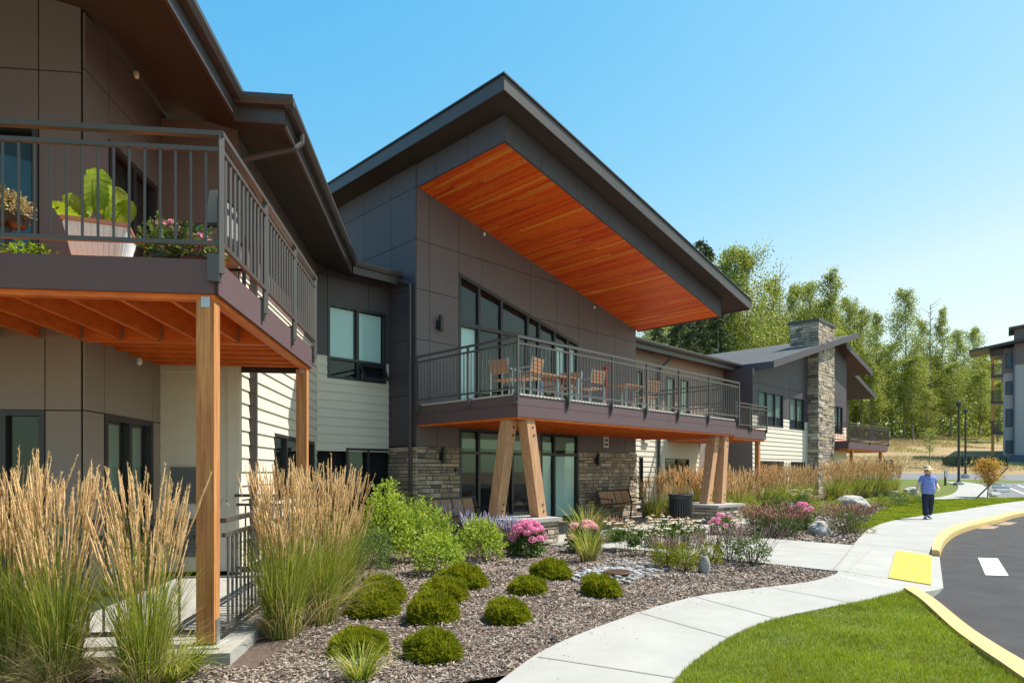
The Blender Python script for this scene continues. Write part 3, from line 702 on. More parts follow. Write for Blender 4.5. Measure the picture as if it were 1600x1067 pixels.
# upper glazing
zt_ = lambda s: gu_line[0] * s + gu_line[1]
tz = FW.z(505, ga); mulls = [FW.s(x) for x in (748, 783, 824, 842, 866, 886)]
fr = MB(); f_ = .035
edges = [ga] + mulls + [gb]
for i, x in enumerate(edges):
    a, b = (x, x + .07) if i == 0 else ((x - .07, x) if i == len(edges) - 1 else (x - f_, x + f_))
    fpoly(fr, FW, [(a, DK), (b, DK), (b, zt_(b) - .03), (a, zt_(a) - .03)], -.08, .03)
fpoly(fr, FW, [(ga, zt_(ga) - .09), (gb, zt_(gb) - .09), (gb, zt_(gb) + .0), (ga, zt_(ga) + .0)], -.07, .036)
fbox(fr, FW, ga + .07, gb - .07, tz - .05, tz + .05, -.07, .024); fbox(fr, FW, ga + .07, gb - .07, DK, DK + .08, -.07, .024)
wu = fr.build('window', 'frame', CW)
gg = MB(); fpoly(gg, FW, [(ga + .03, DK), (gb - .03, DK), (gb - .03, zt_(gb) - .05), (ga + .03, zt_(ga) - .05)], -.035, -.025); gg.build('pane', 'glass', wu)
bb = MB()
for a, b in ((edges[0] + .09, edges[1] - .05), (edges[5] + .06, edges[6] - .05), (edges[6] + .06, edges[7] - .08)): fbox(bb, FW, a, b, DK + .1, tz - .06, -.12, -.11)
bb.build('blind', 'blind', wu)
# lower glazing
for (g, ml, bl) in ((g1, [FW.s(748), FW.s(751) + 1.15], []), (g2, [FW.s(866)], [1])):
    tt = g[3] - .62
    bls = [(g[0] + .08, ml[0] - .05, g[2] + .1, tt - .05, 'blind'), (ml[0] + .05, g[1] - .08, g[2] + .1, tt - .05, 'blind')] if bl else []
    xs = [g[0]] + ml + [g[1]]
    bls += [(a + .06, b - .06, tt + .12, g[3] - .1, 'blind2') for a, b in zip(xs, xs[1:])]
    window(FW, g[0], g[1], g[2], g[3], CW, ml, [tt], bls, .07)
# ledge stone
rs_ = random.Random(3)
for (f_, a, b, zz0) in ((FW, 0, g1[0], 0), (FW, g1[1], g2[0], 0), (FW, g2[1], UE + .05, 0), (FL, -.05, 1.1, 0)):
    sb = MB(); stones(sb, f_, a, b, .02, st_z, rnd=rs_); sv = sb.build('stone_veneer', 'stone', CW)
    mo = MB(); fbox(mo, f_, max(a, .02 if f_ is FL else 0), min(b, UE), .0, st_z, -.02, .012); mo.build('mortar', 'mortar', sv)
# box soffit fascia panels and cedar boards
FF = Face(uv(0, .36), CU, -CV); UB = 9.2
fp_ = MB()
for a, b in zip([0, 1.1, 2.3, 3.5, 4.7, 5.9, 7.1, 8.3], [1.1, 2.3, 3.5, 4.7, 5.9, 7.1, 8.3, UB]):
    fpoly(fp_, FF, [(a + .006, ZS - SL * a - .02), (b - .006, ZS - SL * b - .02), (b - .006, ZR - SL * b), (a + .006, ZR - SL * a)], -.05, 0)
for a, b in ((-3.0, -1.85), (-1.85, -.75), (-.75, 0)):
    fbox(fp_, FL, a + .006, b - .006, ZS - .02, ZR, -.05, 0)
FE = Face(uv(UB, WV), CV, CU); fbox(fp_, FE, -3, 0, ZS - SL * UB - .02, ZR - SL * UB, -.05, 0)
fp_.build('roof_box_panel', 'panel', CW)
cb = MB(); rs_ = random.Random(11); u0 = .03
while u0 < UB - .04:
    u1 = min(u0 + .074, UB - .02); v = .40; 
    while v < WV:
        v1 = min(v + rs_.choice((.9, 1.4, 2.0, 2.6)) * rs_.uniform(.8, 1.1), WV)
        if WV - v1 < .25: v1 = WV
        z0, z1 = ZS - SL * u0, ZS - SL * u1; g = .002; dd = rs_.uniform(0, .002)
        P_ = lambda u, v, z: Vector((*uv(u, v), z))
        cb.hexa([P_(u0 + g, v + g, z0 - dd), P_(u1 - g, v + g, z1 - dd), P_(u1 - g, v1 - g, z1 - dd), P_(u0 + g, v1 - g, z0 - dd), P_(u0 + g, v + g, z0 + .02), P_(u1 - g, v + g, z1 + .02), P_(u1 - g, v1 - g, z1 + .02), P_(u0 + g, v1 - g, z0 + .02)])
        v = v1
    u0 = u1
cb.build('cedar_ceiling', 'wood', CW)
ck = MB(); ck.prism([Vector((*uv(u, v), ZS - SL * u + .03)) for u, v in ((.05, .4), (UB - .05, .4), (UB - .05, WV + .4), (.05, WV + .4))], (0, 0, .03)); ck.build('ceiling_backing', 'core', CW)
# roof slab
OV = .515; U0, U1, V0, V1 = -OV, 10.12, WV - 3.5, 12
rp = lambda u, v, dz: Vector((*uv(u, v), ZR - SL * u + dz))
rr = MB(); rr.prism([rp(U0 + .03, V0 + .03, 0), rp(U1 - .03, V0 + .03, 0), rp(U1 - .03, V1, 0), rp(U0 + .03, V1, 0)], (0, 0, .22)); rC = rr.build('roof', 'soffit', CW)
rf = MB()
rf.prism([rp(U0, V0, -.03), rp(U1, V0, -.03), rp(U1, V0, .25), rp(U0, V0, .25)], Vector((CV.x, CV.y, 0)) * .028)
rf.prism([rp(U0, V0 + .029, -.03), rp(U0, V1, -.03), rp(U0, V1, .25), rp(U0, V0 + .029, .25)], Vector((CU.x, CU.y, 0)) * .028)
rf.prism([rp(U1, V0 + .029, -.03), rp(U1, V1, -.03), rp(U1, V1, .25), rp(U1, V0 + .029, .25)], Vector((-CU.x, -CU.y, 0)) * .028)
rf.build('fascia', 'trim', rC)
re = MB(); re.prism([rp(U0 - .03, V0 - .03, .252), rp(U1 + .03, V0 - .03, .252), rp(U1 + .03, V1, .252), rp(U0 - .03, V1, .252)], (0, 0, .035)); re.build('roof_edge', 'frame', rC)
gcx = MB()
gutter(gcx, uv(U1 + .0, V0), uv(U1, V1), ZR - SL * U1 + .1, CU, .1, .12); gcx.build('gutter', 'trim', rC)
for px, py in ((757, 367), (929, 481)): s_ = FW.s(px, .3); eyeball(CW, FW.P(s_, FW.z(py, s_, .3), .3))
# sconces
for px, py, hh in ((684, 507, .3), (688, 712, .3), (930, 718, .3)):
    s_ = FW.s(px); z_ = FW.z(py, s_); a = MB(); fbox(a, FW, s_ - .07, s_ + .07, z_ - .12, z_ + .08, .02 if z_ > 3 else .05, .09); fbox(a, FW, s_ - .04, s_ + .04, z_ - .18, z_ + .2, .09, .17); a.build('wall_sconce', 'black', CW)
a = MB(); s_ = FW.s(711); z_ = FW.z(734, s_); fbox(a, FW, s_ - .06, s_ + .06, z_ - .04, z_ + .05, .05, .1); a.build('door_button', 'black', CW)
a = MB(); s_ = FW.s(946); z_ = FW.z(690, s_); fbox(a, FW, s_ - .13, s_ + .13, z_ - .19, z_ + .17, .02, .035); sg = a.build('wall_sign', 'white', CW)
a = MB(); fbox(a, FW, s_ - .09, s_ + .09, z_ + .02, z_ + .08, .035, .04); fbox(a, FW, s_ - .09, s_ + .09, z_ - .12, z_ - .06, .035, .04); a.build('sign_stripe', 'black', sg)
# corner downspout beside the recess
a = MB(); p = uv(-.08, WV + .12); a.tube([(p.x, p.y, .15), (p.x, p.y, 5.9)], .045, 8); p2 = uv(-.12, ev + .05); a.tube([(p.x, p.y, 5.9), (p2.x, p2.y, 6.1)], .045, 8); a.build('downspout', 'trim', CW)
# deck
DE = 9.45; F0 = 2.575
FDk = Face(uv(0, 0), CU, -CV); FDl = Face(uv(0, 0), CV, -CU)
d = MB(); d.prism([Vector((*uv(u, v), DK - .04)) for u, v in ((.03, .03), (DE - .03, .03), (DE - .03, WV - .03), (.03, WV - .03))], (0, 0, .036)); dkc = d.build('deck_floor', 'decking', CW)
d = MB()
for z0, z1 in ((F0, F0 + .225), (F0 + .231, DK - .05)):
    fbox(d, FDk, 0, 5.6, z0, z1, -.03, 0); fbox(d, FDk, 5.605, DE, z0, z1, -.03, 0)
    fbox(d, FDl, .031, WV - .03, z0, z1, -.03, 0)
FDr = Face(uv(DE, 0), CV, CU); fbox(d, FDr, .031, 4.6, F0, DK - .05, -.03, 0)
d.build('fascia', 'fascia', dkc)
d = MB(); fbox(d, FDk, .031, DE - .03, F0 - .045, F0 + .2, -.12, -.032); fbox(d, FDl, .125, WV - .03, F0 - .045, F0 + .2, -.12, -.032); fbox(d, FDr, .125, WV - .03, F0 - .045, F0 + .2, -.12, -.032)
u_ = .5
while u_ < DE - .2:
    d.prism([Vector((*uv(u_, .125), F0 - .02)), Vector((*uv(u_ + .045, .125), F0 - .02)), Vector((*uv(u_ + .045, WV - .03), F0 - .02)), Vector((*uv(u_, WV - .03), F0 - .02))], (0, 0, .3)); u_ += .4
d.build('joists', 'joist', dkc)
d = MB(); d.prism([Vector((*uv(0.15, .13), F0 + .3)), Vector((*uv(DE - .1, .13), F0 + .3)), Vector((*uv(DE - .1, WV - .04), F0 + .3)), Vector((*uv(.15, WV - .04), F0 + .3))], (0, 0, .03)); d.build('deck_underside', 'joist', dkc)
RTc = 4.17; of = .045
pts = [tuple(uv(-of, WV - .04)), tuple(uv(-of, -of)), tuple(uv(DE + .07, -of)), tuple(uv(DE + .07, 4.5))]
posts = [(*uv(-of, WV - .12), -CU.x, -CU.y), (*uv(-of, 1.45), -CU.x, -CU.y), (*uv(-of, -of), -CV.x, -CV.y)]
for px in (889, 957, 1011, 1061, 1108): posts.append((*uv(FDk.s(px, of), -of), -CV.x, -CV.y))
posts.append((*uv(DE + .07, -of), CV.x * -1, -CV.y)); posts += [(*uv(DE + .07, 2.2), CU.x, CU.y)]
railing(dkc, pts, RTc, DK + .09, posts)
ex = MB(); ex.prism([Vector((*uv(DE - .02, 3.30), DK - .3)), Vector((*uv(DE + .0, 3.3), DK - .3)), Vector((*uv(DE + .0, 4.6), DK - .3)), Vector((*uv(DE - .02, 4.6), DK - .3))], (0, 0, .25)); ex.build('fascia', 'fascia', dkc)
# leaning timber columns
def beam(b0, t0, zb_, zt_, m, w=.25):
    p = MB(); A = [uv(b0[0] + i * w / 2, b0[1] + j * w / 2) for i, j in ((-1, -1), (1, -1), (1, 1), (-1, 1))]; B = [uv(t0[0] + i * w / 2, t0[1] + j * w / 2) for i, j in ((-1, -1), (1, -1), (1, 1), (-1, 1))]
    p.hexa([Vector((*q, zb_)) for q in A] + [Vector((*q, zt_)) for q in B]); o = p.build('timber_column', m, dkc)
    for (c, t, zc) in ((b0, t0, zb_ + .12), (b0, t0, zb_ + .26), (b0, t0, zt_ - .14), (b0, t0, zt_ - .3)):
        k = (zc - zb_) / (zt_ - zb_); cx = c[0] + (t[0] - c[0]) * k; cy = c[1] + (t[1] - c[1]) * k - w / 2
        pp_ = uv(cx + .04, cy); bo = MB(); bo.tube([(pp_.x, pp_.y, zc), (pp_.x - CV.x * .012, pp_.y - CV.y * .012, zc)], .022, 8); bo.build('bolt', 'frame', o)
zc = .53
beam((.22, .85), (.17, .42), zc, F0 - .05, 'pale'); beam((.85, .22), (.42, .17), zc, F0 - .05, 'pale')
beam((8.2, .36), (8.66, .32), zc, F0 - .05, 'pale'); beam((8.78, .2), (9.0, .2), zc, F0 - .05, 'pale')
def pier(name, u0, v0, du, dv, label):
    e = empty(name, (*uv(u0 + du / 2, v0 + dv / 2), 0), label, 'stone pier')
    f1 = Face(uv(u0, v0), CU, -CV); f2 = Face(uv(u0, v0), CV, -CU); f3 = Face(uv(u0 + du, v0), CV, CU)
    s = MB(); r_ = random.Random(5); stones(s, f1, -.04, du + .04, .0, .45, rnd=r_, d=.045); stones(s, f2, -.04, dv, .0, .45, rnd=r_, d=.045); stones(s, f3, -.04, dv, .0, .45, rnd=r_, d=.045)
    s.build('stone_veneer', 'stone', e)
    c = MB(); c.prism([Vector((*uv(u, v), .0)) for u, v in ((u0 - .005, v0 - .005), (u0 + du + .005, v0 - .005), (u0 + du + .005, v0 + dv), (u0 - .005, v0 + dv))], (0, 0, .45)); c.build('pier_core', 'mortar', e)
    c = MB(); g = .09; c.prism([Vector((*uv(u, v), .452)) for u, v in ((u0 - g, v0 - g), (u0 + du + g, v0 - g), (u0 + du + g, v0 + dv + g), (u0 - g, v0 + dv + g))], (0, 0, .075)); c.build('cap', 'cap', e)
    return e
pier('stone_pier', -.1, -.1, 1.15, 1.2, 'stone clad pier at the near deck corner beside the pink hydrangea')
pier('stone_pier', 7.75, -.25, 1.5, 1.2, 'stone clad pier under the far deck column beside the black bin')

# ================================================================ RIGHT WING
RW = empty('residential_wing', (*uv(20, 4), .3), 'far two storey wing with gable roof, tall stone chimney and cream siding', 'building')
FM = Face(uv(0, 4.7), CU, -CV)
FQ = Face(uv(0, WV), CU, -CV)
UA = 17.94; UZ = FQ.s(1322)
core = MB(); fbox(core, FM, 9.2, UA, 0, 6.05, -.6, -.14); fbox(core, FQ, UA + .2, UZ - .2, 0, 6.0, -.6, -.14); core.build('wall_core', 'core', RW)
wm = [(FM.s(1039), FM.s(1076), .9, FM.z(716, FM.s(1039))), (FM.s(998), FM.s(1004), .4, FM.z(714, FM.s(998)))]
zsm = 3.2
sdr = (FM.s(1093), FM.s(1136), 0.0, FM.z(680, FM.s(1093)))
siding('siding', FM, 9.06, FM.s(1092), .1, zsm, 'siding', RW, wm); 
panels('wall_panel', FM, [FM.s(1092), FM.s(1114), UA], [.1, 2.9, zsm], 'taupe', RW)
wmu = [(FM.s(1040), FM.s(1054), 3.1, FM.z(588, FM.s(1040))), (FM.s(1062), FM.s(1076), 3.1, FM.z(592, FM.s(1062))), (FM.s(994), FM.s(1003), 3.4, FM.z(578, FM.s(994)))]
panels('wall_panel', FM, [9.06, FM.s(1007), FM.s(1032), FM.s(1058), FM.s(1089), FM.s(1108), UA], [zsm, 5.0, 6.1], 'taupe', RW, wmu)
for h in wm + wmu: window(FM, *h, RW, [(h[0] + h[1]) / 2] if h[1] - h[0] > .9 else [], [], [(h[0] + .08, h[1] - .08, h[2] + (h[3] - h[2]) * .1, h[3] - .08, 'blind2')] if h[2] > 3 else None, .05)
a = MB(); s_ = FM.s(1027); a.bar(FM.P(s_, .2, .08), FM.P(s_, 5.4, .08), .08); a.bar(FM.P(s_, 5.4, .08), FM.P(FM.s(1052, .5), 6.0, .55), .08); a.build('downspout', 'trim', RW)
a = MB(); s_ = FM.s(1016); z_ = FM.z(549, s_); a.lathe(FM.P(s_, z_, .08), [(.02, .1), (.16, .08), (.2, 0), (.12, -.1)], 12); a.build('security_lamp', 'trim', RW)
a = MB(); s_ = FM.s(1006); z_ = FM.z(686, s_); fbox(a, FM, s_ - .1, s_ + .25, z_ - .15, z_ + .18, .03, .12); a.build('sconce', 'siding', RW)
# left return wall of the gable block
FT = Face(uv(UA, WV), CV, -CU)
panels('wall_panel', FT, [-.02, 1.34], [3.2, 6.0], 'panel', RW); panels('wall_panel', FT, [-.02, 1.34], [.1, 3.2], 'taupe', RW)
# facade windows
def zpx(px, py): return FQ.z(py, FQ.s(px))
fwin = [(FQ.s(1184), FQ.s(1223), zpx(1185, 664), zpx(1185, 609)), (FQ.s(1233), FQ.s(1256), zpx(1233, 670), zpx(1233, 619)), (FQ.s(1303), FQ.s(1316), zpx(1303, 677), zpx(1303, 633))]
lwin = [(FQ.s(1184), FQ.s(1224), .75, zpx(1185, 719.5)), (FQ.s(1235), FQ.s(1257), .75, zpx(1235, 721)), (FQ.s(1303), FQ.s(1316), .75, zpx(1303, 723))]
zsp = zpx(1225, 655)
siding('siding', FQ, UA, UZ, .1, zsp, 'siding', RW, fwin + lwin)
uap = 28.8; gl = lambda s: 6.04 + .258 * (s - 18.3)
panels('wall_panel', FQ, [UA, FQ.s(1184), FQ.s(1224), FQ.s(1233), FQ.s(1257), FQ.s(1300), UZ], [zsp, 5.35, 9], 'panel', RW, fwin, line=(.258, 6.04 - .258 * 18.3 - .02), th=.02)
for i, h in enumerate(fwin + lwin):
    n = 2 if (h[1] - h[0]) > 2.2 else 1
    ml = [h[0] + (h[1] - h[0]) * (k + 1) / (n + 1) for k in range(n)]
    window(FQ, *h, RW, ml, [], [(h[0] + .08, h[1] - .08, h[2] + (h[3] - h[2]) * .3, h[3] - .08, 'blind2')] if i < 3 else None, .06)
# chimney
cv0 = WV - .5; FX = Face(uv(0, cv0), CU, -CV); c0, c1 = FX.s(1278), FX.s(1302); FY = Face(uv(c0, cv0), CV, -CU)
FY2 = Face(uv(c1, cv0), CV, CU)
ctop = FX.z(497, c0); s = MB(); rc = random.Random(9)
stones(s, FX, c0 - .04, c1 + .03, .2, ctop - .15, hmin=.10, hmax=.19, lmin=.18, lmax=.6, d=.07, rnd=rc); stones(s, FY, -.04, 1.35, .2, ctop - .15, hmin=.10, hmax=.19, lmin=.18, lmax=.6, d=.07, rnd=rc)
stones(s, FY2, 0, 1.35, 6.5, ctop - .15, hmin=.12, hmax=.2, lmin=.3, lmax=.6, d=.06, rnd=rc)
ch = s.build('chimney', 'stone', RW)
s = MB(); s.prism([Vector((*uv(u, v), .1)) for u, v in ((c0, cv0), (c1, cv0), (c1, cv0 + 1.35), (c0, cv0 + 1.35))], (0, 0, ctop - .25)); s.build('chimney_core', 'mortar', ch)
s = MB(); s.prism([Vector((*uv(u, v), ctop - .15)) for u, v in ((c0 - .1, cv0 - .1), (c1 + .1, cv0 - .1), (c1 + .1, cv0 + 1.45), (c0 - .1, cv0 + 1.45))], (0, 0, .14)); s.build('chimney_cap', 'trim', ch)
# gable roof
gv = WV - .8
def gz(u): return gl(u)
def RP(u, v, z): return Vector((*uv(u, v), z))
r = MB(); zA = gl(uap); r.prism([RP(18.3, gv, gl(18.3)), RP(uap, gv, zA), RP(uap, 15, zA), RP(18.3, 15, gl(18.3))], (0, 0, .16)); rR = r.build('roof', 'roof', RW)
uT = 32.8; zT = 7.2; zB_ = 8.33 - .235 * 0
r = MB(); r.prism([RP(28.0, gv + .25, 8.30), RP(uT, gv + .25, zT), RP(uT, 13, zT), RP(28.0, 13, 8.30)], (0, 0, .12)); r.build('roof', 'soffit', RW)
zL = lambda u: 6.25 + .26 * (37.4 - u)
r = MB(); r.prism([RP(30.2, 3.9, zL(30.2)), RP(37.4, 3.9, zL(37.4)), RP(37.4, 9, zL(37.4)), RP(30.2, 9, zL(30.2))], (0, 0, .12)); r.build('roof', 'soffit', RW)
r = MB()
r.prism([RP(18.2, gv - .03, gl(18.2) - .12), RP(uap + .6, gv - .03, gl(uap + .6) - .10), RP(uap + .6, gv - .03, gl(uap + .6) + .2), RP(18.2, gv - .03, gl(18.2) + .2)], Vector((CV.x, CV.y, 0)) * .028)
r.prism([RP(28.2, gv + .22, 8.14), RP(uT, gv + .22, zT - .10), RP(uT, gv + .22, zT + .18), RP(28.2, gv + .22, 8.42)], Vector((CV.x, CV.y, 0)) * .028)
r.prism([RP(31, 3.87, zL(31) - .1), RP(37.4, 3.87, zL(37.4) - .1), RP(37.4, 3.87, zL(37.4) + .17), RP(31, 3.87, zL(31) + .17)], Vector((CV.x, CV.y, 0)) * .028)
r.prism([RP(18.2, gv, gl(18.2) - .12), RP(18.2, 4.1, gl(18.2) - .12), RP(18.2, 4.1, gl(18.2) + .17), RP(18.2, gv, gl(18.2) + .17)], Vector((CU.x, CU.y, 0)) * .05)
r.build('fascia', 'panel', rR)
# main roof behind with the long gutter
r = MB(); r.prism([RP(9.4, 4.1, 6.08), RP(19.0, 4.1, 6.08), RP(25, 10, 7.6), RP(9.4, 10, 7.2)], (0, 0, .14)); r.prism([RP(9.2, 4.12, 5.9), RP(18.4, 4.12, 5.9), RP(18.4, 4.8, 6.02), RP(9.2, 4.8, 6.02)], (0, 0, .05)); rM = r.build('roof', 'roof', RW)
r = MB(); gutter(r, uv(9.3, 4.1), uv(18.25, 4.1), 6.08, -CV, .13, .14); r.build('gutter', 'trim', rM)
r = MB(); r.prism([RP(9.3, 4.11, 5.9), RP(18.2, 4.11, 5.9), RP(18.2, 4.11, 6.16), RP(9.3, 4.11, 6.16)], Vector((CV.x, CV.y, 0)) * .03); r.build('fascia', 'trim', rM)
# mid balcony on the wing
def small_deck(u0, u1, v0, v1, zt_, zb_, rt, posts_, pu, nm='balcony_floor', zg=.3):
    d = MB(); d.prism([RP(u0, v0, zt_ - .05), RP(u1, v0, zt_ - .05), RP(u1, v1, zt_ - .05), RP(u0, v1, zt_ - .05)], (0, 0, .04)); o = d.build(nm, 'joist', RW)
    f = MB(); f.prism([RP(u0, v0, zb_), RP(u1, v0, zb_), RP(u1, v0, zt_), RP(u0, v0, zt_)], Vector((CV.x, CV.y, 0)) * .04)
    f.prism([RP(u0, v0 + .041, zb_), RP(u0, v1, zb_), RP(u0, v1, zt_), RP(u0, v0 + .041, zt_)], Vector((CU.x, CU.y, 0)) * .04)
    f.prism([RP(u1, v0 + .041, zb_), RP(u1, v1, zb_), RP(u1, v1, zt_), RP(u1, v0 + .041, zt_)], Vector((-CU.x, -CU.y, 0)) * .04); f.build('fascia', 'fascia', o)
    f = MB(); f.prism([RP(u0 + .05, v0 + .05, zb_ - .08), RP(u1 - .05, v0 + .05, zb_ - .08), RP(u1 - .05, v1, zb_ - .08), RP(u0 + .05, v1, zb_ - .08)], (0, 0, .1)); f.build('joists', 'joist', o)
    for (u, v) in posts_:
        p = MB(); p.prism([RP(u, v, zg), RP(u + .16, v, zg), RP(u + .16, v + .16, zg), RP(u, v + .16, zg)], (0, 0, zb_ - .06 - zg)); p.build('post', 'timber', o)
    railing(o, [tuple(uv(u0, v1)), tuple(uv(u0, v0 - .04)), tuple(uv(u1, v0 - .04)), tuple(uv(u1, v1))], rt, zt_ + .1, [(*uv(u, v0 - .04), -CV.x, -CV.y) for u in pu], spacing=.13, bracket=.15)
    return o
Fv = Face(uv(0, 1.9), CU, -CV); ue = Fv.s(1197)
small_deck(13.2, ue, 1.9, 4.6, 3.1, 2.72, 4.02, [(ue - .5, 1.98)], (13.3, 14.6, Fv.s(1170), ue - .02))
Fr = Face(uv(0, 2.2), CU, -CV); u0r, u1r = Fr.s(1326), Fr.s(1387)
small_deck(u0r, u1r, 2.2, 4.5, 3.05, 2.65, 4.0, [(Fr.s(1334), 2.25), (Fr.s(1379), 2.25)], (u0r, (u0r + u1r) / 2, u1r), zg=.5)

# ================================================================ FAR BUILDING at the right edge
FBd = empty('apartment_block', (52, 66, 3), 'four storey grey apartment block at the right edge', 'building')
Y0 = 64.0; BE = Vector((.79, -.61)); BD = Vector((.61, .79)); BO = Vector((.767 * Y0, Y0))
FZ = Face(BO, BE, -BD)                    # front face, coming towards the camera at the right
ZB = .6
def fz(px, py, d=0): s_ = FZ.s(px, d); return FZ.z(py, s_, d)
sA = FZ.s(1585); zE = fz(1567, 545)
b = MB(); fbox(b, FZ, 0, sA, ZB, fz(1567, 583), -12, 0); fbox(b, FZ, sA + .002, sA + 24, ZB, fz(1585, 571), -12, .5); b.build('wall', 'farwall', FBd)
b = MB(); fbox(b, FZ, -.1, sA, fz(1567, 583), zE, -12, .1); fbox(b, FZ, sA + .002, sA + 24, fz(1585, 571), zE + 2, -12, .53); b.build('upper_wall', 'panelwarm', FBd)
b = MB(); fbox(b, FZ, FZ.s(1547), 0, fz(1550, 557), fz(1550, 546), -3, .2); b.build('eave_band', 'frame', FBd)
s0, s1 = FZ.s(1514, 1.5), sA + 26; z0, z1 = fz(1514, 549, 1.5), fz(1514, 549, 1.5) + .16 * (s1 - s0)
b = MB(); fpoly(b, FZ, [(s0, z0 - .12), (s1, z1 - .2), (s1, z1 + .15), (s0, z0 + .12)], -2.5, 1.5); b.build('roof', 'frame', FBd)
s2 = FZ.s(1576, 1); z2 = fz(1576, 513, 1); b = MB(); fpoly(b, FZ, [(s2, z2 - .12), (s1, z2 + .1 * (s1 - s2) - .12), (s1, z2 + .1 * (s1 - s2) + .12), (s2, z2 + .12)], -3, 1); fbox(b, FZ, s2 + 1.3, s1, z2 - 2.2, z2 - .02, -8, .2); b.build('upper_roof', 'trim', FBd)
for (q0, q1) in ((553, 576), (596, 617), (639, 667), (688, 708)):
    d_ = .1 if q1 < 580 else 0; a = MB(); p0, p1 = FZ.s(1571), FZ.s(1582); fbox(a, FZ, p0, p1, fz(1571, q1), fz(1571, q0), d_ + .005, d_ + .07); f = a.build('window', 'frame', FBd)
    a = MB(); fbox(a, FZ, p0 + .1, p1 - .1, fz(1571, q1) + .1, fz(1571, q0) - .1, d_ + .071, d_ + .08); a.build('pane', 'bluepot', f)
a = MB(); fbox(a, FZ, sA - .12, sA, ZB, zE, .51, .62); a.build('downspout', 'bluepot', FBd)
sp0 = FZ.s(1551); a = MB(); fbox(a, FZ, sp0 - .12, sp0 + .12, ZB, zE - .6, -.2, .05); a.build('post', 'timber', FBd)
for q1 in (590, 631, 678):
    z_ = fz(1551, q1); a = MB(); fbox(a, FZ, sp0 - .15, -.002, z_, z_ + .25, -2, .1); k = a.build('balcony', 'frame', FBd)
    a = MB()
    for i in range(12): x = sp0 - .1 + i * (-sp0) / 11; fbox(a, FZ, x - .02, x + .02, z_ + .25, z_ + 1.25, .04, .08)
    fbox(a, FZ, sp0 - .12, 0, z_ + 1.25, z_ + 1.32, .03, .09); a.build('balcony_railing', 'frame', k)
a = MB(); fbox(a, FZ, -1, sA + 24, .2, fz(1562, 711, 2), 2, 2.3); a.build('retaining_wall', 'bluepot', FBd)
#PART2
# ================================================================ vegetation generators
def quads(name, P, m, parent=None):     # P: (N,4,3) local coordinates
    n = len(P); return raw(name, P.reshape(-1, 3), np.arange(n * 4, dtype=np.int32).reshape(n, 4), M[m], parent, False, False, False)
def rdir(n, r=RNG):
    v = r.normal(size=(n, 3)); return v / np.linalg.norm(v, axis=1)[:, None]
def leafquads(C, D, L, W, r=RNG, fold=.15):   # centre, long axis dir, length, width
    n = len(C); R = rdir(n, r); S_ = np.cross(D, R); S_ /= np.linalg.norm(S_, axis=1)[:, None] + 1e-9; N_ = np.cross(S_, D)
    L = np.broadcast_to(L, (n,))[:, None]; W = np.broadcast_to(W, (n,))[:, None]
    return np.stack([C, C + D * L * .45 + S_ * W * .5 - N_ * W * fold, C + D * L, C + D * L * .45 - S_ * W * .5 - N_ * W * fold], 1)
def lumps(D, seed, k=9, amp=.25):
    r = np.random.default_rng(seed); c = rdir(k, r); a = r.uniform(.3, 1, k)
    return 1 - amp + amp * 1.6 * np.max(np.clip((D @ c.T), 0, 1) ** 6 * a[None, :], axis=1)
def bush_pts(n, rx, ry, rz, seed, shell=.55, amp=.25, zlow=-.25):
    r = np.random.default_rng(seed); D = rdir(int(n * 1.9), r); D = D[D[:, 2] > zlow][:n]
    R = (shell + (1 - shell) * r.uniform(0, 1, len(D)) ** .6) * lumps(D, seed + 1, 12, amp)
    P = D * R[:, None] * np.array([rx, ry, rz]); return P, D, r
def bladestrips(n, base_r, h0, h1, lean, width, seed, seg=4, droop=.5, azim=None):
    r = np.random.default_rng(seed); th = r.uniform(0, 2 * np.pi, n); rr = base_r * np.sqrt(r.uniform(0, 1, n))
    B = np.stack([rr * np.cos(th), rr * np.sin(th), np.zeros(n)], 1)
    ph = th + r.normal(0, .5, n); H = r.uniform(h0, h1, n); ln = np.abs(r.normal(lean, lean * .45, n)); dr = droop * r.uniform(.2, 1.2, n)
    sd_ = np.stack([-np.sin(ph + r.normal(0, .8, n)), np.cos(ph + r.normal(0, .8, n)), np.zeros(n)], 1); O_ = np.stack([np.cos(ph), np.sin(ph), np.zeros(n)], 1)
    rows = []
    for k in range(seg + 1):
        t = k / seg; out = H * (ln * t + dr * t ** 2.6 * .6); up = H * (t - dr * .35 * t ** 3)
        p = B + O_ * out[:, None]; p[:, 2] += up; w_ = width * (1 - t ** 1.8) * .5 + .0006
        rows.append((p - sd_ * w_, p + sd_ * w_))
    Q = [np.stack([rows[k][0], rows[k][1], rows[k + 1][1], rows[k + 1][0]], 1) for k in range(seg)]
    # welded strips so that each blade is one island
    V = np.stack([x for k in range(seg + 1) for x in rows[k]], 1).reshape(-1, 3)
    i0 = np.arange(n)[:, None] * 2 * (seg + 1)
    F = np.concatenate([i0 + np.array([2 * k, 2 * k + 1, 2 * k + 3, 2 * k + 2])[None, :] for k in range(seg)], 0).astype(np.int32)
    tip = rows[-1][0] * .5 + rows[-1][1] * .5
    dirv = tip - (rows[-2][0] + rows[-2][1]) * .5
    return V, F, tip, dirv / (np.linalg.norm(dirv, axis=1)[:, None] + 1e-9)
def vf(name, V, F, m, parent, smooth=False): return raw(name, V, F, M[m], parent, smooth, False, False)
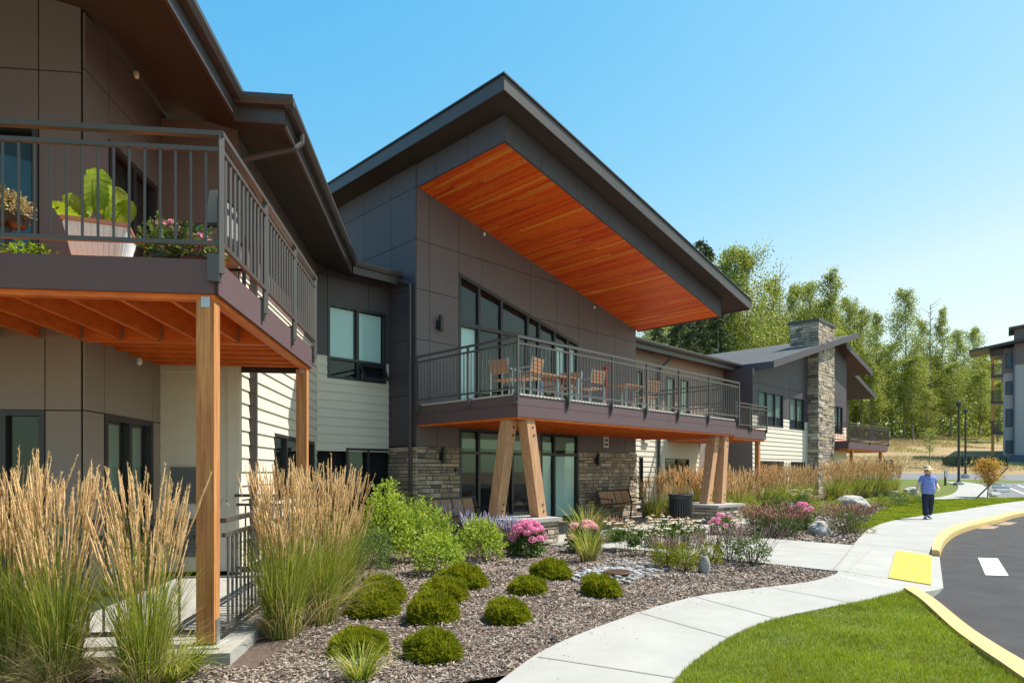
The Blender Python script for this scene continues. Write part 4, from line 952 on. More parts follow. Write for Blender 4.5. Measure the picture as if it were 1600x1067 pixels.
def spindles(P, D, L, R, seed, sides=4, fuzz=0):
    r = np.random.default_rng(seed); n = len(P); A = rdir(n, r); X = np.cross(D, A); X /= np.linalg.norm(X, axis=1)[:, None]; Y = np.cross(D, X)
    prof = [(0, .15), (.2, .8), (.5, 1), (.8, .6), (1, .05)]; L = np.broadcast_to(L, (n,)); rings = []
    for t, q in prof:
        for k in range(sides):
            a = 2 * np.pi * k / sides + t * 3; j = r.uniform(.6, 1.4, n)
            rings.append(P + D * (L * t)[:, None] + (X * np.cos(a) + Y * np.sin(a)) * (R * q * j)[:, None])
    V = np.stack(rings, 1).reshape(-1, 3); i0 = np.arange(n)[:, None] * len(prof) * sides
    F = np.concatenate([i0 + np.array([a * sides + k, a * sides + (k + 1) % sides, (a + 1) * sides + (k + 1) % sides, (a + 1) * sides + k])[None, :] for a in range(len(prof) - 1) for k in range(sides)], 0).astype(np.int32)
    return V, F

def reed_grass(seed, h=1.7, nb=900, ns=130, rad_=.16, wid=.008, lean=.13, pr=.012, pl=.30):
    e = empty('feather_grass', (0, 0, 0))
    V, F, _, _ = bladestrips(nb, rad_, h * .22, h * .66, lean * 1.5, wid, seed, 5, .45); vf('leaf_blades', V, F, 'reed', e)
    V, F, _, _ = bladestrips(nb // 3, rad_ * 1.2, h * .10, h * .42, .42, wid * .8, seed + 5, 4, 1.2); vf('dry_blades', V, F, 'straw', e)
    V, F, tip, D = bladestrips(ns, rad_ * .9, h * .42, h * .84, lean, .0045, seed + 9, 4, .12); o = vf('stalks', V, F, 'reed', e)
    D = D + np.random.default_rng(seed).normal(0, .05, D.shape); D /= np.linalg.norm(D, axis=1)[:, None]
    r = np.random.default_rng(seed + 2); L = pl * r.uniform(.7, 1.15, ns)
    # plume: a core spindle with short awns
    V, F = spindles(tip - D * .05, D, L, pr * .75, seed + 3)
    k = 26; bt = np.repeat(tip - D * .05, k, 0) + np.repeat(D, k, 0) * (np.repeat(L, k) * r.uniform(0, .95, ns * k))[:, None]
    dd = np.repeat(D, k, 0) * 1.3 + rdir(ns * k, r) * .55; dd /= np.linalg.norm(dd, axis=1)[:, None]
    Q = leafquads(bt, dd, .035, .006, r).reshape(-1, 3); nv = len(V)
    V = np.concatenate([V, Q]); F = np.concatenate([F, nv + np.arange(len(Q), dtype=np.int32).reshape(-1, 4)])
    vf('plumes', V, F, 'plume', e); return e
def place(root, loc, rz=0, sc=1, label=None, group=None, first=False, cat=None, cop=True):
    o = copy_tree(root) if cop else root
    o.location = loc; o.rotation_euler.z = rz; o.scale = (sc, sc, sc) if not hasattr(sc, '__len__') else sc
    if label: o['label'] = label
    if group: o['group'] = group
    if cat: o['category'] = cat
    return o
def series(proto, spots, cat, group):
    for i, s in enumerate(spots):
        loc, rz_, sc, label = s; p = proto[i % len(proto)] if isinstance(proto, list) else proto
        used = p.get('used', 0); p['used'] = 1; o = place(p, loc, rz_, sc, label, group, cat=cat, cop=bool(used))
        if 'used' in o and used: del o['used']
    for p in (proto if isinstance(proto, list) else [proto]):
        if 'used' in p: del p['used']
def g0(px, py): return Vector(gp(px, py, -.04))

# --- near reed grass
RGm = [reed_grass(21, 1.78, 620, 190, .15, .0055, lean=.07, pr=.0095), reed_grass(31, 1.72, 540, 150, .13, .0055, lean=.085, pr=.0095), reed_grass(33, 1.62, 600, 170, .14, .0055, lean=.11, pr=.0095)]
series(RGm, [
 ((-3.72, 4.75, -.03), 0.3, (.85, .85, 1.0), 'tall feather grass clump cut off by the left edge of the photo'),
 ((-3.22, 4.55, -.03), 1.9, (.85, .85, 1.0), 'broad golden feather grass clump, second from the left edge'),
 ((-2.62, 4.55, -.03), 4.0, (.85, .85, 1.0), 'feather grass clump directly left of the near timber post'),
 ((-2.12, 5.95, -.03), 2.2, .98, 'feather grass clump just right of the near timber post'),
 ((-1.92, 6.45, -.03), 5.2, 1.02, 'dense golden feather grass clump between timber post and green shrubs'),
 ((-1.98, 7.3, -.03), .8, 1.0, 'feather grass clump behind the dense one, nearest the patio railing corner'),
 ], 'ornamental grass', 'feather grass clumps in front of the patio')
# --- far reed grass (coarser meshes)
RGf = [reed_grass(41, 1.75, 420, 130, .30, .016, .13, .018, .42), reed_grass(51, 1.7, 420, 140, .28, .016, .15, .018, .42)]
far = []
places = [(1018, 20.5, .85, 'short sparse feather grass clump beside the far stone wall corner'), (1052, 20.8, 1, 'feather grass clump left of the black bin'), (1075, 21.2, 1.02, 'feather grass clump directly behind the black bin'),
 (1096, 21.2, 1.03, 'feather grass clump left of the far leaning column'), (1112, 20.6, 1, 'feather grass clump half hidden by the far leaning column'), (1150, 20.9, 1, 'feather grass clump right of the far leaning column'), (1163, 22, .9, 'narrow feather grass clump in front of the shaded beige wall'),
 (1190, 25.3, 1, 'feather grass clump left of the slim balcony post'), (1212, 25.6, 1.05, 'feather grass clump just right of the slim balcony post'), (1230, 26.4, 1.05, 'feather grass clump under the pair of low windows'), (1246, 27.2, 1, 'feather grass clump two places left of the chimney'), (1258, 28, 1, 'feather grass clump touching the left side of the chimney'),
 (1304, 29.5, 1.1, 'feather grass clump touching the right side of the chimney'), (1318, 30.2, 1.1, 'feather grass clump second to the right of the chimney'), (1334, 30.8, 1.1, 'feather grass clump by the left post of the far balcony'), (1349, 31, 1.1, 'feather grass clump midway between the two far balcony posts'), (1364, 31.4, 1.1, 'feather grass clump left of the right far balcony post'), (1379, 31.6, 1.1, 'feather grass clump at the right far balcony post'), (1392, 32, 1.0, 'last feather grass clump at the right end of the far row')]
for i, (px, y, s, l) in enumerate(places): far.append(((( px - 800) / 1000 * y, y, T(y) - .05), i * 1.7, s, l))
series(RGf, far, 'ornamental grass', 'feather grass clumps along the far wing')

# --- mounds
def mound(seed):
    e = empty('heath_mound', (0, 0, 0)); r = np.random.default_rng(seed)
    n = 1250; D = rdir(n * 2, r); D = D[D[:, 2] > -.1][:n]; n = len(D)
    R = lumps(D, seed, 16, .20); R = R * (1 + .10 * np.sin(D[:, 0] * 9 + seed) * np.cos(D[:, 1] * 8)); c = D * (R * (.84 + r.uniform(-.09, .05, n)))[:, None] * np.array([.44, .44, .37]); k = 12
    C = np.repeat(c, k, 0) + r.normal(0, .012, (n * k, 3)); dd = np.repeat(D + np.array([0, 0, .35]), k, 0) + rdir(n * k, r) * .55; dd /= np.linalg.norm(dd, axis=1)[:, None]
    C = C - dd * .01 + np.array([0, 0, .04])
    quads('foliage', leafquads(C, dd, r.uniform(.04, .095, n * k), .011, r), 'mound', e)
    b = MB(); b.lathe((0, 0, 0), [(.26, -.02), (.29, .06), (.27, .14), (.18, .21), (.08, .24)], 14); b.build('inner_mass', 'mound', e, True)
    return e
MP = [mound(3), mound(4), mound(5)]
ms = [(580, 968, 90, 'dark heath mound nearest the tall grass, behind the largest one'), (597, 942, 84, 'heath mound rising behind the leftmost pair, next to the green shrubs'), (557, 1035, 105, 'largest heath mound, nearest the camera at the left'), (677, 1042, 92, 'front centre heath mound with a yellowed patch'), (677, 978, 90, 'heath mound directly behind the front centre one'),
 (691, 944, 84, 'heath mound, third back in the middle row'), (724, 921, 78, 'heath mound farthest back in the middle row, touching the shrub'), (794, 980, 84, 'heath mound standing alone in the open mulch'), (823, 933, 70, 'heath mound left of the rearmost pair'), (862, 908, 66, 'rearmost heath mound below the pink hydrangea'), (939, 935, 72, 'rightmost heath mound, next to the pebble patch')]
sp = []
for i, (px, py, w_, l) in enumerate(ms):
    p = g0(px, py); p.y += .28; p.x = (px - 800) / 1000 * p.y; s = w_ / 1000 * p.y / .84; sp.append(((p.x, p.y, -.05), i * 2.1, (s, s * random.uniform(.92, 1.08), s * random.uniform(.88, 1.1)), l))
series(MP, sp, 'shrub', 'low heath mounds in the mulch bed')

# --- leafy shrubs
def shrub(name, seed, rx, rz, n, L, W, m, stems=9, amp=.3, up=.5, cz=.55):
    e = empty(name, (0, 0, 0)); P_, D, r = bush_pts(n, rx, rx, rz, seed, .45, amp, -.7)
    # sprigs: groups of leaves along short twigs
    k = 7; m_ = len(P_) // k; c = P_[:m_]; d = D[:m_] + np.array([0, 0, up]) + rdir(m_, r) * .35; d /= np.linalg.norm(d, axis=1)[:, None]
    t = np.tile(np.linspace(0, 1, k), m_); C = np.repeat(c, k, 0) + np.repeat(d, k, 0) * (t * L * 2.6)[:, None]
    ld = np.repeat(d, k, 0) * .7 + rdir(m_ * k, r) * .9; ld /= np.linalg.norm(ld, axis=1)[:, None]
    C[:, 2] += rz * cz; C[:, 2] = np.maximum(C[:, 2], .02)
    quads('foliage', leafquads(C, ld, L * r.uniform(.7, 1.2, len(C)), W, r), m, e)
    b = MB(); rr = random.Random(seed)
    for i in range(stems):
        a = rr.uniform(0, 6.28); q = rr.uniform(.2, .75)
        b.tube([(0.03 * math.cos(a), .03 * math.sin(a), -.03), (rx * q * .5 * math.cos(a), rx * q * .5 * math.sin(a), rz * .45), (rx * q * math.cos(a), rx * q * math.sin(a), rz * 1.15)], [.009, .006, .003], 5)
    b.build('stems', 'stem', e, False, False); return e
def putshrub(e, px, py, label, rz_=0, sc=1, cat='shrub', group='leafy green shrubs beside the bench', dy=.3):
    p = g0(px, py); y = p.y + dy; x = (px - 800) / 1000 * y; return place(e, (x, y, T(y) - .04), rz_, sc, label, group, cat=cat, cop=False)
putshrub(shrub('leafy_shrub', 61, .50, .62, 5200, .05, .026, 'shrub', cz=.8), 600, 885, 'tallest light green shrub, rising in front of the dark recess window', sc=(1, 1, 1.12))
putshrub(shrub('leafy_shrub', 62, .50, .48, 5600, .05, .026, 'shrub', cz=.75), 655, 878, 'broad light green shrub left of the wooden bench', .5, (1.05, 1, 1.1))
putshrub(shrub('leafy_shrub', 63, .40, .32, 3600, .046, .024, 'shrub', cz=.8), 688, 902, 'low light green shrub spreading over the mulch in front of the bench', 1.1)
putshrub(shrub('leafy_shrub', 64, .40, .37, 4000, .046, .024, 'shrub', cz=.85), 752, 878, 'rounded light green shrub between bench and pink hydrangea', 2.2)
putshrub(shrub('fine_leaved_shrub', 65, .40, .42, 6000, .028, .014, 'shrubd', cz=.85), 572, 915, 'fine leaved mid green shrub tucked against the tall grass', .4, (1, 1, 1.05))
# tall sprigs at the back
def sprig(e_h, seed):
    e = empty('young_shrub', (0, 0, 0)); b = MB(); r = np.random.default_rng(seed); C = []; D = []
    for i in range(7):
        a = r.uniform(0, 6.28); x, y = .16 * math.cos(a) * r.uniform(.3, 1), .16 * math.sin(a) * r.uniform(.3, 1); h = e_h * r.uniform(.75, 1)
        b.tube([(x * .2, y * .2, -.03), (x, y, h)], [.008, .003], 5)
        for k in range(26):
            t = .35 + .65 * k / 25; an = k * 2.4; C.append((x * (.2 + .8 * t), y * (.2 + .8 * t), h * t)); D.append((math.cos(an), math.sin(an), .5))
    C = np.array(C); D = np.array(D); D /= np.linalg.norm(D, axis=1)[:, None]
    quads('foliage', leafquads(C, D, .085, .045, r), 'shrub', e); b.build('stems', 'stem', e, False, False); return e
putshrub(sprig(1.35, 5), 627, 862, 'loose tall sprigs poking above the big shrub by the stone wall corner', group='loose tall young shrubs', dy=.6)
putshrub(sprig(1.05, 6), 661, 860, 'shorter loose sprigs in front of the stone wall with the sconce', group='loose tall young shrubs', dy=.9)

# --- small grass tufts
def tuft(name, seed, h, n, rad_, m, wd=.006, lean=.5, droop=1.0):
    e = empty(name, (0, 0, 0)); V, F, _, _ = bladestrips(n, rad_, h * .5, h, lean, wd, seed, 4, droop); vf('leaf_blades', V, F, m, e); return e
putshrub(tuft('grass_tuft', 71, .36, 240, .06, 'reed', .006, .35), 562, 1068, 'small wispy green grass tuft in front of the largest mound', cat='ornamental grass', group='small grass tufts', dy=0)
putshrub(tuft('grass_tuft', 72, .40, 500, .14, 'reed', .007, .55, 1.2), 265, 1062, 'low arching green tuft at the foot of the near timber post', cat='ornamental grass', group='small grass tufts', dy=0)
putshrub(tuft('grass_tuft', 73, .34, 500, .14, 'straw', .006, .6, 1.2), 90, 1075, 'matted straw coloured tuft below the left grass clump', cat='ornamental grass', group='small grass tufts', dy=0)
def upright(seed, h, label, px, py):
    e = empty('miscanthus', (0, 0, 0)); V, F, _, _ = bladestrips(150, .10, h * .6, h, .30, .013, seed, 5, .55); vf('leaf_blades', V, F, 'reed', e)
    V, F, _, _ = bladestrips(220, .13, h * .2, h * .5, .25, .007, seed + 1, 4, .5); vf('dry_blades', V, F, 'straw', e)
    putshrub(e, px, py, label, cat='ornamental grass', group=None, dy=.05)
upright(75, .78, 'upright spiky grass with straw base beside the pale pink hydrangea', 920, 880)
upright(76, 1.05, 'taller blue green spiky grass in front of the sliding door', 917, 853)

# --- flowering plants
def flowerhead_shrub(name, seed, rx, rz, heads, hr, petal, lab, px, py, sc=1, leafn=1500, dy=.2):
    e = shrub(name, seed, rx * .82, rz * .85, leafn, .06, .045, 'shrubd', 6, .2, .1, .8); r = np.random.default_rng(seed)
    for i in range(heads):
        a = r.uniform(0, 6.28); el = r.uniform(.1, 1.35); c = np.array([rx * 1.12 * math.cos(a) * math.cos(el), rx * 1.12 * math.sin(a) * math.cos(el), rz * .85 + rz * 1.12 * math.sin(el)])
        D = rdir(170, r); P_ = c + D * hr * np.array([1, 1, .75]); R2 = np.cross(D, rdir(170, r)); R2 /= np.linalg.norm(R2, axis=1)[:, None]
        quads('flower_head', leafquads(P_ - R2 * .014, R2, .028, .024, r, 0), petal, e)
    return putshrub(e, px, py, lab, 0, sc, 'hydrangea', None, dy)
flowerhead_shrub('hydrangea', 81, .26, .32, 44, .07, 'pink', 'bright pink hydrangea in front of the near stone pier', 825, 872)
flowerhead_shrub('hydrangea', 82, .27, .30, 20, .07, 'palepink', 'pale pink hydrangea beside the spiky grass', 912, 866)
flowerhead_shrub('hydrangea', 83, .34, .32, 13, .075, 'pink', 'pink hydrangea in front of the far stone pier', 1128, 838, .8)
flowerhead_shrub('hydrangea', 84, .36, .36, 12, .08, 'pink', 'pink hydrangea to the left of the brown boulder', 1247, 830)
def spikes(name, seed, n, h, rad_, m, leafm, leafn, rx, rz, lean=.22, sl=.16, sr=.009, L=.035, W=.018):
    e = shrub(name, seed, rx, rz, leafn, L, W, leafm, 6, .2, .4, .85)
    V, F, tip, D = bladestrips(n, rad_, h * .72, h, lean, .005, seed + 1, 3, .1); vf('stalks', V, F, 'stem', e)
    r = np.random.default_rng(seed); V, F = spindles(tip - D * sl * .5, D, sl * r.uniform(.6, 1.2, n), sr, seed + 2); vf('flower_spikes', V, F, m, e); return e
gl_ = 'lavender coloured spike plants by the near pier'
putshrub(spikes('russian_sage', 91, 70, .72, .12, 'lav', 'shrubd', 500, .2, .2, .25), 742, 862, 'lavender sage in front of the bench seat', cat='perennial', group=gl_)
putshrub(spikes('russian_sage', 92, 80, .68, .12, 'lav', 'shrubd', 500, .2, .2, .28), 796, 868, 'lavender sage between rounded shrub and pink hydrangea', cat='perennial', group=gl_)
putshrub(spikes('russian_sage', 94, 60, .85, .14, 'lav', 'shrubd', 400, .2, .2, .3), 705, 855, 'lavender sage at the left end of the bench', cat='perennial', group=gl_, dy=.6)
gs_ = 'astilbe plants with rusty spikes'
for i, (px, py, s, l) in enumerate([(946, 852, .95, 'rusty spiked astilbe in front of the right bench'), (968, 850, .8, 'smaller rusty astilbe at the right bench leg'), (1190, 838, 1.0, 'astilbe next to the far stone pier'), (1210, 838, 1.25, 'wide astilbe midway between far pier and pink hydrangea'), (1232, 842, 1.05, 'astilbe touching the pink hydrangea by the boulder'), (1322, 838, 1.2, 'astilbe right of the brown boulder by the walk'), (1342, 826, 1.0, 'small astilbe at the lawn edge beyond the boulder'), (1178, 822, .9, 'astilbe behind the far stone pier')]):
    putshrub(spikes('astilbe', 100 + i, 100, .62, .16, 'rust', 'shrubd', 1200, .30, .26, .42, .15, .012), px, py, l, i, s, 'perennial', gs_)
gv_ = 'salvia plants with faded spikes beside the entry walk'
for i, (px, py, s, l) in enumerate([(1038, 888, .9, 'yellowing salvia left of the small dark stone'), (1068, 893, .9, 'browned salvia just beside the small dark stone'), (1108, 884, .9, 'sparse salvia right of the small dark stone'), (1140, 878, 1.0, 'leafy salvia second from the walk corner'), (1176, 884, 1.1, 'salvia nearest the corner of the entry walk')]):
    putshrub(spikes('salvia', 120 + i, 60, .60, .14, 'salvia', 'shrubd' if i > 2 else 'mound', 1300, .24, .24, .4, .18, .007), px, py, l, i, s, 'perennial', gv_, dy=.1)
def coneflowers(seed, n, h, rad_):
    e = empty('coneflower', (0, 0, 0)); V, F, tip, D = bladestrips(n, rad_, h * .7, h, .3, .006, seed, 3, .1); vf('stalks', V, F, 'shrubd', e)
    P_, Dd, r = bush_pts(420, rad_ * 1.6, rad_ * 1.6, h * .42, seed, .3, .2, -.4); P_[:, 2] += h * .38; dd = Dd + np.array([0, 0, .6]); dd /= np.linalg.norm(dd, axis=1)[:, None]
    quads('foliage', leafquads(P_, dd, .09, .035, r), 'shrubd', e); C = []; Q = []; cm = MB()
    for p in tip:
        for k in range(11):
            a = k * 6.283 / 11; C.append(p); Q.append((math.cos(a), math.sin(a), -.35))
        cm.lathe(tuple(p), [(.012, -.004), (.019, .006), (.012, .018), (.003, .022)], 8)
    Q = np.array(Q); Q /= np.linalg.norm(Q, axis=1)[:, None]; quads('petals', leafquads(np.array(C), Q, .055, .018, r, 0), 'whitep', e); cm.build('cones', 'cone', e, True, False); return e
gc_ = 'white coneflower plants between the walk and the benches'
for i, (px, py, h, l) in enumerate([(977, 862, .62, 'white coneflowers nearest the right bench'), (1003, 870, .60, 'dense white coneflowers left of centre in the bed'), (1035, 858, .66, 'white coneflowers directly in front of the black bin'), (1058, 872, .72, 'tallest white coneflowers crossing the pale walk'), (1083, 858, .62, 'white coneflowers by the walk edge left of the far pier'), (1252, 800, .9, 'white flowering clump in front of the far grasses')]):
    putshrub(coneflowers(140 + i, 26, h, .16), px, py, l, i, 1, 'perennial', gc_ if i < 5 else None, dy=.1)
gy = 'low bright plants in the far bed'
for i, (px, py, s, m_, l) in enumerate([(1165, 800, 1.1, 'shrub', 'lime green low plant behind the far pier'), (1185, 795, 1.2, 'shrub', 'lime green low plant below the slim balcony post'), (1215, 797, 1.0, 'shrubd', 'green low plant behind the astilbes'), (1290, 805, 1.2, 'mound', 'olive conifer behind the brown boulder'), (1375, 795, .9, 'mound', 'small olive conifer at the lawn edge, left one'), (1392, 792, 1.1, 'shrubd', 'dark green low conifer in the middle of the lawn edge'), (1412, 789, 1.0, 'mound', 'olive conifer nearest the walking person'), (1425, 787, .8, 'shrubd', 'small green conifer behind the walking person'), (1347, 836, .6, 'mound', 'little green plant where lawn meets the walk'), (1048, 882, .55, 'limeleaf', 'small lime plant beside the pebble patch')]):
    putshrub(shrub('low_shrub', 160 + i, .5, .30, 1600, .05, .025, m_, 4, .25, .3, .7), px, py, l, i, s, 'shrub', gy)

# --- boulders, pebbles, drain
def boulder(px, py, w_, h_, seed, label, d=None):
    p = g0(px, py); bm = bmesh.new(); bmesh.ops.create_icosphere(bm, subdivisions=4, radius=1); W = w_ / 1000 * p.y / 2; H = h_ / 1000 * p.y
    for v in bm.verts:
        c = v.co.copy(); k = 1 + .28 * noise.noise(c * 1.1 + Vector((seed, 0, 0))) + .12 * noise.noise(c * 2.7 + Vector((seed, 5, 0))) + .04 * noise.noise(c * 7)
        c = c * k; c.z = min(c.z, .85 + .1 * c.x); v.co = Vector((c.x * W, c.y * (d or W * .8), max(c.z, -.3) * H * .8 + H * .18))
    me = bpy.data.meshes.new('boulder'); bm.to_mesh(me); bm.free(); me.materials.append(M['rock'])
    o = bpy.data.objects.new('boulder', me); COL.objects.link(o); y = p.y + W * .6; o.location = ((px - 800) / 1000 * y, y, T(y) - .03); o.rotation_euler.z = seed
    return tag(o, label, 'boulder', 'boulders in the planting beds')
boulder(1281, 836, 38, 24, 1, 'round brown boulder between pink hydrangea and walk')
boulder(1332, 795, 56, 22, 2, 'large pale boulder left of the lawn behind the astilbe')
boulder(1236, 800, 24, 16, 3, 'pale boulder below the chimney behind the hydrangea')
boulder(1144, 798, 34, 18, 4, 'flat pale boulder right behind the far pier')
boulder(1100, 893, 20, 26, 5, 'small dark upright stone among the salvia')
boulder(1398, 776, 16, 10, 6, 'small pale boulder at the end of the far grasses')
boulder(1424, 772, 26, 12, 7, 'flat pale boulder left of the walking person')
r = random.Random(4); b = MB()
for i in range(420):
    px = 962 + r.gauss(0, 34); py = 893 + r.gauss(0, 7) - (px - 962) * .02; p = gp(px, py, -.03); s = r.uniform(.018, .05); a = r.uniform(0, 3); n0 = len(b.v)
    b.lathe((p.x, p.y, p.z - .0), [(s * .5, -.01), (s, s * .25), (s * .7, s * .55), (s * .2, s * .68)], 7)
    for k in range(n0, len(b.v)):
        v = Vector(b.v[k]) - p; c, q = math.cos(a), math.sin(a); x = (v.x * c + v.y * q) * 1.5; y = -v.x * q + v.y * c; b.v[k] = (p.x + x * c - y * q, p.y + x * q + y * c, p.z + v.z)
tag(b.build('pebbles', 'cobble', None, True), 'grey and white river pebbles around the drain grate', 'pebbles', None, 'stuff')
b = MB(); c = gp(965, 897, -.02)
b.tube([(c.x + .19 * math.cos(t), c.y + .19 * math.sin(t), c.z + .03) for t in [k * .3927 for k in range(17)]], .02, 6)
for k in range(-3, 4): w_ = math.sqrt(max(0, .18 ** 2 - (k * .05) ** 2)); b.box(c.x - w_, c.x + w_, c.y + k * .05 - .012, c.y + k * .05 + .012, c.z + .02, c.z + .04)
tag(b.build('drain_grate', 'grate'), 'round rusty drain grate among the river pebbles', 'drain grate')
b = MB(); c = gp(865, 1006, -.04); b.lathe(tuple(c), [(.04, 0), (.04, .03), (.03, .05), (.02, .055)], 12)
tag(b.build('sprinkler_head', 'black'), 'small black sprinkler head in the mulch by the walk', 'sprinkler')

# --- bark chips and lawn blades
def poly_scatter(poly, n, ymax, r, bias=1.6):
    xs = [p[0] for p in poly]; ys = [p[1] for p in poly]; out = []; x0, x1, y0, y1 = min(xs), max(xs), max(min(ys), 2.6), min(max(ys), ymax)
    while len(out) < n:
        t = r.random() ** bias; y = y0 + (y1 - y0) * t; x = r.uniform(max(x0, -.85 * y), min(x1, .85 * y))
        if inpoly((x, y), poly): out.append((x, y))
    return np.array(out)
def chips(poly, n, ymax, seed, s0=.014, name='bark_chips', bias=1.6, lab=''):
    r = random.Random(seed); A = poly_scatter(poly, n, ymax, r, bias); q = np.random.default_rng(seed); n = len(A)
    z = np.array([T(y) - .045 + noise.noise(Vector((x * 1.3, y * 1.3, 3))) * .05 for x, y in A]) + q.uniform(.004, .024, n)
    C = np.stack([A[:, 0], A[:, 1], z], 1); D = rdir(n, q); D[:, 2] *= .35; D /= np.linalg.norm(D, axis=1)[:, None]
    far_ = 1 + np.clip((A[:, 1] - 6) / 8, 0, 3); L = s0 * q.uniform(1.2, 3.4, n) * far_; W = s0 * q.uniform(.4, 1.0, n) * far_
    up = np.array([0, 0, 1.0]) + q.normal(0, .45, (n, 3)); S_ = np.cross(D, up); S_ /= np.linalg.norm(S_, axis=1)[:, None]
    P_ = np.stack([C - D * L[:, None] / 2 - S_ * W[:, None] / 2, C + D * L[:, None] / 2 - S_ * W[:, None] * .4, C + D * L[:, None] * .45 + S_ * W[:, None] / 2, C - D * L[:, None] * .4 + S_ * W[:, None] / 2], 1)
    P_[:, :, 2] = np.maximum(P_[:, :, 2], (z - .03)[:, None])
    tag(quads(name, P_, 'chip'), lab, 'bark mulch', None, 'stuff')
inner = [(p[0], p[1]) for p in left_a[8:]] + [tuple(uv(1.2, -5.5)), tuple(uv(1.3, -2.0)), tuple(uv(.75, -.9)), tuple(uv(.75, 3.2)), tuple(uv(-5, 3.8)), (-1.9, 12), (-2.0, 5.0), (-6, 4.9), (-6, 2)]
chips(inner, 60000, 13, 5, lab='brown bark chips covering the near planting bed')
inner2 = [tuple(gp(1334, 850)[:2])] + [tuple(p) for p in left_b[:14]] + [(16, 27), tuple(uv(17, 3)), tuple(uv(10.2, -.7)), tuple(uv(7, -1.05)), tuple(uv(5.1, -1.5)), tuple(uv(5.1, -4.9))]
chips(inner2, 14000, 26, 6, .02, lab='brown bark chips covering the far planting bed', bias=1.2)
r_ = random.Random(31); q_ = np.random.default_rng(31); C_ = []
while len(C_) < 160:
    k_ = r_.randrange(8, len(left_a) - 1); p_ = left_a[k_]; w_ = abs(r_.gauss(0, .22)); C_.append((p_[0] + w_ * .8, p_[1] - w_ * .6 + r_.uniform(-.1, .1), .006))
C_ = np.array([c for c in C_ if inpoly(c[:2], walk)]); C_[:, 2] += [T(y) for y in C_[:, 1]]
D_ = rdir(len(C_), q_); D_[:, 2] = .05; D_ /= np.linalg.norm(D_, axis=1)[:, None]
tag(quads('fallen_chips', leafquads(C_, D_, q_.uniform(.008, .03, len(C_)), .007, q_, 0), 'chip'), 'stray bark chips spilled onto the edge of the pale walk', 'bark mulch', None, 'stuff')
def lawnblades(poly, n, ymax, seed, h0, h1, wd, bias, lab):
    r = random.Random(seed); A = poly_scatter(poly, n, ymax, r, bias); q = np.random.default_rng(seed); n = len(A)
    z = np.array([T(y) - .014 + noise.noise(Vector((x * 1.3, y * 1.3, 3))) * .02 for x, y in A])
    nz = np.array([noise.noise(Vector((x * 1.7, y * 1.7, 9))) for x, y in A]); H = (h0 + (h1 - h0) * q.uniform(0, 1, n)) * (1 + .5 * nz)
    far_ = 1 + np.clip((A[:, 1] - 5) / 6, 0, 5); a = q.uniform(0, 6.28, n); ln = np.abs(q.normal(.35, .25, n)) * H; w_ = wd * far_ * q.uniform(.7, 1.3, n)
    B = np.stack([A[:, 0], A[:, 1], z], 1); O_ = np.stack([np.cos(a), np.sin(a), a * 0], 1); b = q.uniform(0, 6.28, n); S_ = np.stack([np.cos(b), np.sin(b), b * 0], 1) * w_[:, None]
    mid = B + O_ * (ln * .4)[:, None]; mid[:, 2] += H * .6; tip = B + O_ * (ln * 1.15)[:, None]; tip[:, 2] += H
    V = np.stack([B - S_ / 2, B + S_ / 2, mid + S_ * .4, mid - S_ * .4, tip], 1).reshape(-1, 3); i0 = np.arange(n)[:, None] * 5
    F = [tuple(x) for x in (i0 + np.array([0, 1, 2, 3])).tolist()] + [tuple(x) for x in (i0 + np.array([3, 2, 4])).tolist()]
    o = raw('lawn_grass', V, F, M['blade'], None, False, False, False); tag(o, lab, 'grass', None, 'stuff')
lawnblades(lawn1, 110000, 9.5, 8, .022, .045, .0035, 1.5, 'short green grass blades of the near lawn corner')
lawnblades(lawn2, 60000, 38, 9, .03, .05, .010, 1.2, 'short green grass blades of the lawn behind the walk')
# dry meadow tufts on the slope
q = np.random.default_rng(12); n = 60000; Y_ = q.uniform(50, 101, n); X_ = Y_ * q.uniform(.30, .88, n); zz = np.array([T(y) - .2 + (noise.noise(Vector((x * .07, y * .07, 0))) if y > 66 else 0) for x, y in zip(X_, Y_)])
B = np.stack([X_, Y_, zz], 1); D = rdir(n, q) * .5 + np.array([0, 0, 1]); D /= np.linalg.norm(D, axis=1)[:, None]
msk = np.array([noise.noise(Vector((x * .05, y * .12, 4))) for x, y in zip(X_, Y_)])
k = (Y_ > 53) & ~((X_ > 46) & (Y_ < 80))
Q = leafquads(B, D, q.uniform(.2, .5, n) * np.clip((Y_ - 50) / 22, .35, 1), .05, q)
for mm, nm, sel, lb in (('straw', 'meadow_grass', k & (msk < .12), 'dry straw coloured meadow grass on the slope'), ('reed', 'meadow_weeds', k & (msk >= .12), 'green weeds patching the dry slope')):
    tag(quads(nm, Q[sel], mm), lb, 'meadow', None, 'stuff')

